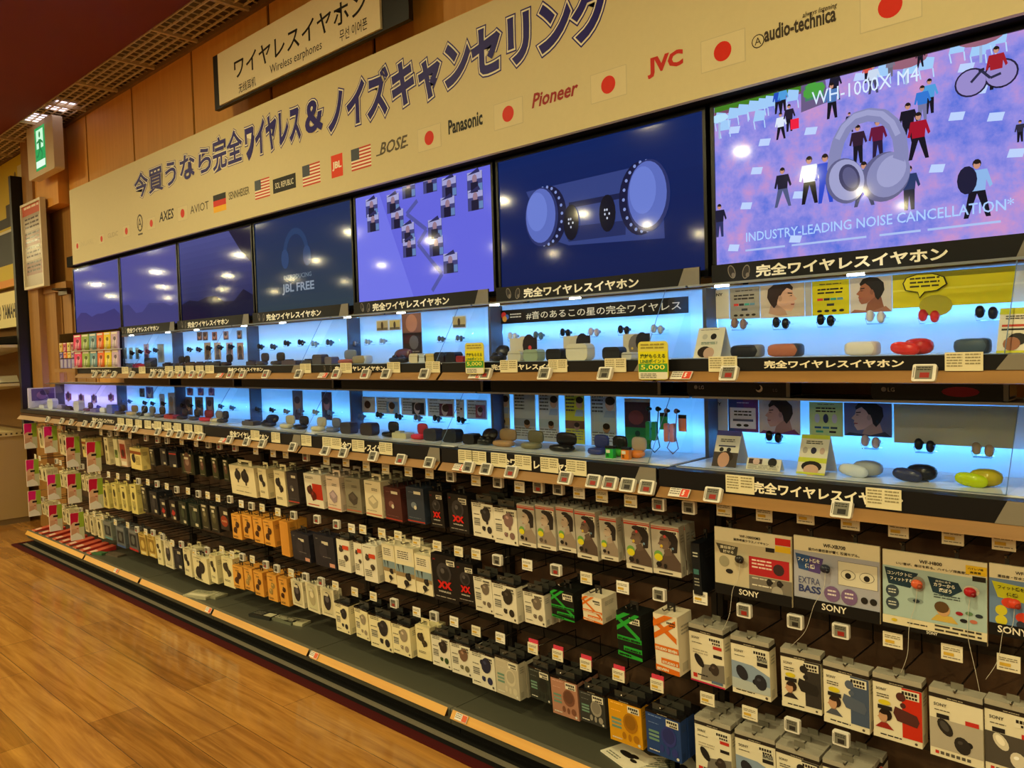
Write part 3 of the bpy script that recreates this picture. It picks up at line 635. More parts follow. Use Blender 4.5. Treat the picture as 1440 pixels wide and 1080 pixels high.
# ------------------------------------------------------------------ price tags, placards
def tag_mesh(kind):
    m = MB()
    if kind < 3:      # electronic tag: white frame with a small grey display
        m.rbox((-.024, -.006, -.020), (.024, .006, .020), .004, (226, 222, 214), 'satin', 2)
        m.setframe((-.024, -.0061, -.020), (.048, 0, 0), (0, 0, .040), 'print')
        m.rect(.14, .12, .86, .9, (120, 118, 108), 1); m.bars(.2, .76, .6, 2, .12, (40, 36, 34), 2); m.rect(.34, .2, .74, .5, [(150, 40, 32), (44, 40, 38), (50, 90, 60)][kind], 2); m.rect(.06, .2, .1, .8, (130, 124, 116), 2)
    else:             # paper card
        m.box((-.026, -.0012, -.020), (.026, .0012, .020), (228, 220, 196) if kind != 4 else (236, 232, 222), 'print')
        m.setframe((-.026, -.0014, -.020), (.052, 0, 0), (0, 0, .040), 'print'); m.bars(.1, .76, .8, 2, .12, (130, 122, 100), 2); m.rect(.12, .3, .6, .5, (206, 168, 60), 2); m.bars(.1, .16, .8, 1, .12, (120, 112, 96), 2)
        if kind == 5: m.box((-.022, .0012, -.004), (.026, .004, .034), (206, 60, 84), 'print')
    return m.mesh('price_tag')
TAGM = [tag_mesh(k) for k in range(6)]
def ledge_tag(n, tier, px, py, kind=None):
    yw = 1.884 if tier == 1 else 1.868
    p = at(px, py, yw-.004); k = random.choice((0, 1, 1)) if kind is None else kind
    o = bpy.data.objects.new('price_tag', TAGM[k]); C.objects.link(o)
    zc = 1.322 if tier == 1 else 1.006
    o.location = (p.x, yw-.003, zc); o.rotation_euler = (R(-24), 0, 0)
    reg(o, 'small white digital price tag', 'price tag', f"on {'upper' if tier == 1 else 'lower'} wood ledge under {SCR[n]}", p.x, 'digital price tags on the wood ledges')
def bay_of(x): return max(1, min(7, int((x-XL(1))//.9)+1))
for tier, lst in ((1, (133, 146, 160, 185, 214, 226, 240, 254, 270, 283, 324, 341, 374, 420, 473, 514, 543, 597, 683, 766, 851, 1025, 1300)),
                  (2, (67, 87, 100, 119, 130, 140, 165, 175, 190, 222, 239, 253, 269, 283, 323, 347, 369, 412, 458, 483, 525, 564, 604, 659, 684, 719, 795, 835, 858, 883, 910, 1003, 1184))):
    for px in lst:
        y = 525 if tier == 1 else 590+(px-40)*.118
        ledge_tag(bay_of(at(px, y, 1.88).x), tier, px, y)
def placard(n, tier, px, wpx, dz=.004, col=(226, 218, 184)):
    Y = 1.894 if tier == 1 else 1.879
    y = 515 if tier == 1 else 575+(px-40)*.103
    a, b = at(px-wpx/2, y, Y), at(px+wpx/2, y, Y); h = .040 if tier == 1 else .046; z0 = (1.327 if tier == 1 else 1.016)
    m = MB(); m.box((a.x, Y-.0022, z0), (b.x, Y-.0008, z0+h), col, 'print'); m.setframe((a.x, Y-.0023, z0), (b.x-a.x, 0, 0), (0, 0, h), 'print')
    m.bars(.05, .84, .42, 5, .15, (150, 142, 110), 1); m.bars(.54, .84, .4, 4, .16, (150, 142, 110), 1)
    o = m.obj('price_card')
    reg(o, 'cream paper price card', 'price card', f"stuck on {'upper' if tier == 1 else 'lower'} strip sign under {SCR[n]}", a.x, 'paper price cards on the strip signs')
for tier, lst in ((1, ((1017, 40), (1356, 54), (716, 24), (785, 26), (866, 30), (487, 16), (554, 18), (609, 20), (430, 15), (238, 11), (252, 11), (267, 11), (281, 11), (295, 12), (176, 9), (200, 9))),
                  (2, ((1041, 40), (1243, 50), (655, 20), (666+8, 20), (702, 22), (736, 23), (773, 25), (811, 28), (467, 26), (504, 17), (543, 18), (431, 14), (359, 12), (388, 12), (170, 9), (182, 9), (195, 9), (208, 9), (222, 10), (236, 10), (250, 10), (265, 11), (279, 11)))):
    for px, wp in lst:
        y = 515 if tier == 1 else 575+(px-40)*.103
        placard(bay_of(at(px, y, 1.88).x), tier, px, wp)
# red and white point offers at bay ends
for tier, px, py in ((1, 668, 530), (1, 957, 527), (1, 453, 527), (1, 308, 526), (2, 954, 690), (2, 645, 652), (2, 455, 628), (2, 312, 612)):
    Y = 1.876 if tier == 1 else 1.860; w_ = .062; p = at(px, py, Y); zc = 1.318 if tier == 1 else 1.002
    m = MB(); m.box((-w_/2, -.001, -.013), (w_/2, .001, .013), (232, 226, 216), 'print'); m.setframe((-w_/2, -.0012, -.013), (w_, 0, 0), (0, 0, .026)); m.bars(.05, .8, .5, 3, .26, (120, 112, 104), 1); m.rect(.58, .05, .97, .95, (216, 76, 56), 1); m.text('5', .66, .2, .6, (240, 230, 220), 2, width=.12, bold=.06)
    o = m.obj('point_card', loc=(p.x, Y+.004, zc), rot=(R(-40), 0, 0), local=True); reg(o, 'white point card with red corner', 'price card', f"on {'upper' if tier == 1 else 'lower'} ledge end under {SCR[bay_of(p.x)]}", p.x)
for px, py in ((163, 803), (293, 864), (441, 922), (648, 1006)):
    p = at(px, py, 1.872); m = MB(); m.box((-.03, -.001, -.012), (.03, .001, .012), (232, 226, 216), 'print'); m.setframe((-.03, -.0012, -.012), (.06, 0, 0), (0, 0, .024)); m.bars(.05, .8, .5, 3, .26, (120, 112, 104), 1); m.rect(.58, .05, .97, .95, (216, 96, 56), 1)
    o = m.obj('point_card', loc=(p.x, 1.874, .108), rot=(R(-33), 0, 0), local=True); reg(o, 'small white and red point card', 'price card', f'on the base deck rail under {SCR[bay_of(p.x)]}', p.x)

# ------------------------------------------------------------------ soundbars lying on the lower showcases
for i, (p0, p1, txt) in enumerate(((966, 1112, 'LG'), (1225, 1420, 'LG'), (690, 930, ''), (480, 680, ''), (340, 470, ''), (255, 330, ''), (175, 240, ''))):
    Y = 2.075; a, b = at(p0, 545, Y).x, at(p1, 550, Y).x
    m = MB(); m.rbox((a, Y, T2T+.004), (b, Y+.07, T2T+.052), .012, (12, 14, 26), 'gloss', 3, 'y'); o = m.obj('soundbar')
    tag(o, f"long black soundbar above the lower showcase under the {SCR[bay_of((a+b)/2)]}" + (' near its red badge' if p0 == 1225 else (', beside a small moon sticker' if p0 == 966 else '')), 'soundbar', 'soundbars under the upper showcases')
    m = wall_frame(MB(), Y)
    if txt:
        m.ell(a+.03, T2T+.030, .006, .006, (120, 124, 140), 1); m.text('LG', a+.04, T2T+.0245, .010, (150, 152, 165), 1)
        m.obj('maker_mark', o); m = wall_frame(MB(), Y)
        if p0 == 1225: m.ell(b-.1, T2T+.026, .04, .012, (120, 22, 50), 1)
        else: m.ell(b-.09, T2T+.028, .01, .01, (210, 210, 220), 1); m.ell(b-.093, T2T+.031, .008, .008, (12, 14, 26), 2); m.obj('badge', o); m = wall_frame(MB(), Y); m.text('LG', b-.05, T2T+.02, .008, (90, 92, 110), 1)
        m.obj('badge', o)
    m = MB(); m.box((b-.012, Y-.002, T2T+.006), (b-.002, Y+.07, T2T+.05), (108, 112, 118), 'satin'); m.obj('end_clip', o)

# ------------------------------------------------------------------ packages on the hooks
class Art:        # print on the front of a package, in fractions of its width and height
    def __init__(s, m, w, h, y=0): s.m = m; s.w = w; s.h = h; s.k = w/h; m.setframe((-w/2, y, -h), (w, 0, 0), (0, 0, h))
    def r(s, a, b, c, d, col, l=1): s.m.rect(a, b, c, d, col, l)
    def e(s, a, b, ra, col, l=2, ry=None, rot=0): s.m.setframe((-s.w/2, s.m.O.y, -s.h)); s.m.ell(a*s.w, b*s.h, ra*s.w, (ry or ra)*s.w, col, l, rot=rot, n=14); s.m.setframe((-s.w/2, s.m.O.y, -s.h), (s.w, 0, 0), (0, 0, s.h))
    def p(s, pts, col, l=1): s.m.poly(pts, col, l)
    def t(s, t, a, b, h, col, l=3, wd=None, bold=.015, ang=0): s.m.setframe((-s.w/2, s.m.O.y, -s.h)); s.m.text(t, a*s.w, b*s.h, h*s.h, col, l, width=wd*s.w if wd else None, bold=bold, res=2, ang=ang); s.m.setframe((-s.w/2, s.m.O.y, -s.h), (s.w, 0, 0), (0, 0, s.h))
    def b(s, a, b, wd, n, lh, col, l=2): s.m.bars(a, b, wd, n, lh, col, l)
    def bud(s, x, y, q, c, rot=0):      # an earbud picture: shell, nozzle, highlight
        ca, sa = math.cos(R(rot)), math.sin(R(rot))
        s.e(x, y, q, c, 3, ry=q*1.25, rot=rot); s.e(x+q*.9*ca, y+q*.9*sa*s.k, q*.45, tuple(int(v*.75) for v in c), 2, rot=rot); s.e(x-q*.25, y+q*.4*s.k, q*.35, tuple(min(255, int(v*1.3+14)) for v in c), 4, ry=q*.25, rot=rot)
    def face(s, x, y, q, skin, hair, cloth, side=-1):     # small head and shoulders
        k = s.k
        s.p([(x-q*.4, y-q*.5*k), (x+q*.4, y-q*.5*k), (x+q*.5, y-q*1.6*k), (x-q*.5, y-q*1.6*k)], tuple(int(v*.86) for v in skin), 1); s.p([(x-q*.5, y-q*1.25*k), (x+q*.6, y-q*1.2*k), (x+q*1.7, y-q*2.3*k), (x-q*1.5, y-q*2.3*k)], cloth, 2)
        s.e(x-side*q*.3, y+q*.35*k, q*1.15, hair, 3, ry=q*1.15); s.e(x+side*q*.12, y-q*.12*k, q*.78, skin, 4, ry=q*1.0); s.p([(x+side*q*.7, y+q*.1*k), (x+side*q*1.15, y-q*.3*k), (x+side*q*.7, y-q*.45*k)], skin, 4); s.e(x-side*q*.1, y+q*.75*k, q*.85, hair, 5, ry=q*.4)
LT, TXC, DK = (224, 218, 200), (84, 76, 64), (36, 32, 32)
def d_jvc(bud, small=None, stem=True):
    def f(A):
        A.b(.08, .9, .4, 2, .05, TXC); A.b(.08, .62, .28, 1, .05, TXC)
        for i in range(4): A.r(.08, .48-.055*i, .36, .52-.055*i, (112, 110, 104) if i % 2 == 0 else (150, 146, 136))
        A.bud(.66, .66, .2, bud, 160)
        if stem: A.p([(.62, .62), (.78, .66), (.74, .40), (.66, .38)], bud, 3)
        A.bud(.52, .26, .07, small or bud, 40); A.e(.78, .24, .11, small or bud, 2, ry=.12); A.b(.08, .1, .3, 1, .05, TXC); A.e(.9, .08, .04, TXC)
    return f
def d_woman(pale, dots=False):
    def f(A):
        A.r(0, 0, 1, 1, (176, 170, 158)); A.r(0, .9, 1, .935, (184, 60, 44)); A.r(0, .95, 1, .965, (184, 60, 44))
        sk = (112, 92, 82) if dots else (186, 166, 148)
        A.p([(.12, .12), (.34, .34), (.5, .5), (.72, .5), (1, .28), (1, .1)], tuple(int(v*.8) for v in sk), 1); A.p([(.42, .5), (.66, .56), (.72, .42), (.46, .38)], tuple(int(v*.9) for v in sk), 2)
        A.e(.68, .72, .27, (42, 36, 36), 2, ry=.27); A.p([(.62, .85), (.95, .72), (.9, .48), (.72, .46)], (42, 36, 36), 2)
        A.e(.47, .66, .19, sk, 3, ry=.24); A.p([(.32, .7), (.22, .615), (.32, .59)], sk, 3); A.e(.52, .85, .2, (42, 36, 36), 4, ry=.08); A.e(.66, .66, .05, tuple(int(v*.85) for v in sk), 5, ry=.07); A.r(.32, .7, .44, .715, (60, 46, 42), 5); A.e(.335, .55, .04, (150, 84, 76), 5, ry=.018)
        if dots: A.e(.5, .78, .05, (198, 70, 70), 5); A.e(.36, .58, .05, (206, 176, 60), 5); A.e(.76, .56, .04, (110, 140, 170), 5)
        A.e(.22, .38, .16, (110, 160, 80), 3); A.e(.22, .34, .15, (214, 202, 40), 4, ry=.12)
        A.e(.22, .2, .1, (96, 84, 78) if pale else DK, 4, ry=.09); A.e(.45, .18, .06, (96, 84, 78) if pale else DK, 4, ry=.08); A.r(0, 0, 1, .1, (214, 206, 188), 3); A.r(.2, .03, .7, .06, TXC, 4)
    return f
def d_xx(A):
    A.t('JVC', .08, .86, .045, (160, 30, 30)); A.e(.5, .62, .3, (58, 54, 56), 2); A.e(.52, .6, .2, (34, 32, 34), 3); A.e(.45, .66, .08, (86, 82, 84), 4)
    A.t('XX', .2, .27, .17, (206, 34, 26), wd=.58, bold=.07); A.t('WIRELESS', .22, .19, .035, (220, 214, 204), wd=.5); A.b(.1, .08, .8, 1, .04, (160, 150, 140))
def d_studio(c, bg):
    def f(A):
        A.r(0, 0, 1, 1, bg)
        for i, (a, b, ang) in enumerate(((-.1, .86, -34), (-.1, .52, 34), (-.05, .365, 0), (.25, .15, 0), (-.1, .02, -4), (-.1, .74, 30))):
            ca, sa = math.cos(R(ang)), math.sin(R(ang))*A.k; h = .1; L_ = 1.25
            q = [(a, b), (a+L_*ca, b+L_*sa), (a+L_*ca, b+L_*sa+h), (a, b+h)]
            q = clip01(q)
            if len(q) > 2: A.p(q, c, 2+i)
        A.t('STUDIO SEVEN', .04, .385, .05, bg, 9, wd=.92, bold=.06); A.t('STUDIO S', .3, .165, .045, bg, 9, wd=.66, bold=.06); A.t('SEVEN', .05, .03, .045, bg, 9, wd=.5, bold=.06)
    return f
def d_case(c, t2, bg=None):       # coloured card with case picture
    def f(A):
        A.b(.08, .88, .4, 1, .05, tuple(min(255, v+70) for v in c)); A.b(.08, .72, .3, 1, .04, tuple(min(255, v+60) for v in c))
        for i in range(3): A.r(.08, .5-.09*i, .38, .555-.09*i, (104, 140, 124) if i != 1 else (120, 150, 136))
        A.e(.66, .52, .22, t2, 2, ry=.27); A.e(.66, .54, .17, tuple(int(v*.85) for v in t2), 3, ry=.2); A.e(.45, .2, .06, t2, 2, ry=.1); A.e(.62, .18, .05, t2, 2, ry=.1); A.e(.82, .19, .09, t2, 2, ry=.11)
        A.b(.08, .08, .3, 1, .06, (214, 210, 200)); A.e(.9, .07, .04, (214, 210, 200))
    return f
def d_sony1(A):
    A.t('SONY', .08, .82, .045, DK, bold=.014); A.b(.08, .74, .3, 1, .03, TXC); A.b(.1, .6, .45, 2, .05, (180, 170, 150)); A.p([(.36, .36), (1, .44), (1, .1), (.3, .06)], (120, 114, 106), 1); A.r(.7, .7, .95, .76, (190, 50, 40)); A.r(.7, .54, .95, .6, DK)
    A.e(.28, .42, .1, DK, 3, ry=.2, rot=35); A.bud(.72, .32, .13, (58, 48, 44), 190); A.r(.08, .08, .2, .16, (196, 50, 40)); A.b(.22, .14, .3, 1, .05, DK); A.r(0, 0, 1, .03, (190, 40, 80), 2); A.r(.62, .05, .95, .1, (90, 110, 140), 3)
def d_sony2(A):
    A.t('SONY', .09, .8, .05, DK, bold=.014); A.b(.09, .73, .28, 1, .03, TXC); A.p([(0, .62), (.55, .6), (1, .46), (1, .1), (0, .1)], (138, 158, 186), 1); A.p([(0, .3), (1, .26), (1, .1), (0, .1)], (176, 186, 190), 2)
    A.r(.68, .7, .95, .82, (180, 180, 170)); A.t('BASS', .7, .72, .07, DK, wd=.24); A.r(.68, .62, .95, .69, DK); A.e(.28, .42, .14, (42, 42, 50), 3, ry=.2, rot=30); A.bud(.76, .32, .16, (42, 42, 50), 190); A.b(.1, .07, .5, 1, .04, DK); A.e(.9, .05, .035, TXC)
def d_sonyc(c, d, hair, cloth):
    def f(A):
        A.r(.6, .1, 1, .94, c, 1); A.e(.58, .78, .1, d, 2); A.e(.62, .64, .06, d, 2); A.p([(.46, .6), (.9, .52), (.95, .42), (.9, .32), (.5, .36), (.42, .48)], d, 3)
        A.t('SONY', .07, .82, .045, DK, bold=.014); A.b(.08, .74, .26, 2, .04, TXC); A.e(.24, .62, .13, (214, 196, 40), 3, ry=.06); A.face(.22, .38, .12, (196, 150, 118), hair, cloth); A.r(.1, .5, .4, .57, DK, 5); A.r(0, 0, 1, .1, (224, 216, 192), 6); A.b(.15, .06, .45, 1, .05, DK, 7); A.e(.88, .05, .03, TXC, 7)
    return f
def d_sonyg(bg, b1):
    def f(A):
        A.r(0, .14, 1, .62, bg); A.t('SONY', .09, .82, .05, DK, bold=.014); A.b(.1, .75, .3, 1, .03, TXC); A.r(.14, .63, .38, .7, DK, 3); A.r(.68, .62, .93, .69, (196, 50, 40), 2); A.e(.3, .5, .12, b1, 3, ry=.2, rot=35); A.e(.29, .52, .07, tuple(min(255, v+30) for v in b1), 4, ry=.12, rot=35); A.bud(.62, .28, .15, b1, 20)
        for i in range(7): A.r(.1+.1*i, .05, .17+.1*i, .1, (196, 50, 40) if i == 0 else (90, 84, 76))
    return f
def d_two(c, t=DK):       # pair of buds on a plain card
    def f(A): A.b(.1, .9, .5, 1, .04, t); A.b(.3, .8, .35, 2, .04, t); A.bud(.62, .58, .17, c, 120); A.bud(.36, .36, .17, c, 300); A.b(.1, .1, .5, 2, .04, t)
    return f
def d_bar(c, strip_, pic):
    def f(A): A.b(.14, .86, .3, 1, .03, pic); A.r(.45, .82, .84, .9, (216, 208, 186)); A.e(.42, .5, .16, pic, 2, ry=.12); A.e(.5, .44, .08, (206, 198, 180), 3); A.r(0, .03, 1, .065, strip_, 2); A.b(.1, .14, .7, 1, .03, pic)
    return f
def d_cradle(c, s2):
    def f(A): A.b(.1, .9, .4, 1, .04, TXC); A.b(.45, .78, .35, 2, .04, TXC); A.p([(.2, .5), (.5, .62), (.8, .46), (.72, .28), (.5, .22), (.22, .36)], c, 2); A.p([(.26, .48), (.5, .57), (.72, .45), (.5, .36)], tuple(min(255, int(v*1.2)) for v in c), 3); A.r(.03, .05, .97, .085, s2, 2); A.b(.1, .16, .6, 1, .03, TXC)
    return f
def d_red(A): A.r(.45, .25, 1, .72, (178, 40, 18)); A.b(.1, .9, .45, 2, .04, TXC); A.bud(.3, .5, .14, (66, 30, 22), 70); A.bud(.48, .36, .14, (92, 22, 14), 250); A.r(.1, .06, .75, .09, (178, 40, 18))
def d_scene(A):
    A.r(0, .3, 1, .58, (126, 148, 160)); A.r(0, .3, 1, .4, (150, 128, 92), 2); A.p([(.1, .58), (.2, .38), (.16, .58)], (46, 52, 50), 3); A.p([(.35, .58), (.42, .36), (.46, .58)], (46, 52, 50), 3); A.r(.1, .68, .9, .9, (226, 218, 196), 1); A.b(.14, .88, .6, 4, .05, TXC); A.bud(.66, .32, .13, DK, 60); A.bud(.55, .16, .12, DK, 250); A.p([(.4, .02), (.45, .02), (.8, .16), (.76, .17)], (110, 104, 92), 3)
def d_redtag(A): A.b(.1, .94, .6, 1, .03, TXC); A.bud(.36, .66, .15, (66, 56, 48), 120); A.r(.48, .66, .94, .78, (206, 70, 40), 5); A.bud(.7, .42, .14, (66, 56, 48), 260); A.b(.1, .3, .5, 4, .05, TXC)
def d_phil(A): A.t('PHILIPS', .34, .9, .03, TXC); A.bud(.33, .68, .1, DK, 100); A.p([(.29, .66), (.36, .66), (.35, .42), (.3, .42)], DK, 2); A.bud(.62, .66, .12, DK, 80); A.p([(.6, .66), (.68, .66), (.66, .36), (.61, .36)], DK, 2); A.b(.25, .3, .5, 1, .03, (160, 150, 120)); A.b(.2, .12, .6, 1, .05, (130, 122, 100))
def d_pack(bg2, b):
    def f(A): A.r(.12, .08, .88, .9, bg2); A.r(.2, .9, .8, .98, (196, 188, 160), 2); A.e(.5, .55, .28, b, 3, ry=.42); A.e(.5, .62, .15, tuple(min(255, v+50) for v in b), 4); A.r(.3, .74, .62, .84, (214, 206, 182), 5); A.b(.2, .1, .6, 1, .05, (150, 140, 120), 4)
    return f
def d_dark(c, a1): 
    def f(A): A.b(.12, .88, .5, 1, .05, (110, 104, 96)); A.e(.5, .5, .22, c, 2, ry=.26); A.p([(.1, .2), (.9, .3), (.9, .1), (.1, .08)], a1, 2); A.r(.5, .72, .86, .84, (190, 182, 156), 3); A.r(.55, .08, .85, .2, (200, 192, 164), 4)
    return f
def d_gold(A): A.r(.08, .2, .92, .84, (150, 118, 50)); A.e(.5, .5, .25, (206, 178, 96), 2, ry=.3); A.r(.2, .05, .8, .14, (226, 212, 160)); A.b(.15, .92, .6, 1, .06, (110, 80, 30))
def d_tray(c): 
    def f(A): A.r(.15, .2, .85, .75, (34, 36, 40)); A.e(.5, .5, .2, (90, 92, 90), 2); A.r(0, 0, 1, .1, c, 2); A.r(.1, .8, .9, .95, (120, 124, 126), 1)
    return f
def d_white(c=DK): 
    def f(A): A.b(.15, .9, .4, 1, .03, TXC); A.bud(.35, .66, .2, c, 60); A.bud(.6, .5, .16, c, 250); A.b(.15, .22, .5, 2, .04, TXC)
    return f
def d_tall(A): A.e(.5, .62, .2, (70, 64, 40), 2, ry=.28); A.r(.3, .9, .7, .94, TXC); A.b(.25, .4, .5, 5, .05, (120, 112, 70)); A.e(.5, .18, .14, (140, 128, 84), 2)
def d_nav(A): A.t('AVIOT', .12, .86, .03, (160, 156, 140)); A.r(.4, .72, .72, .82, (204, 196, 174)); A.e(.45, .5, .2, (46, 42, 52), 2, ry=.24); A.b(.4, .32, .4, 1, .03, (140, 134, 130)); A.r(.7, .04, .95, .16, (206, 150, 130), 2)
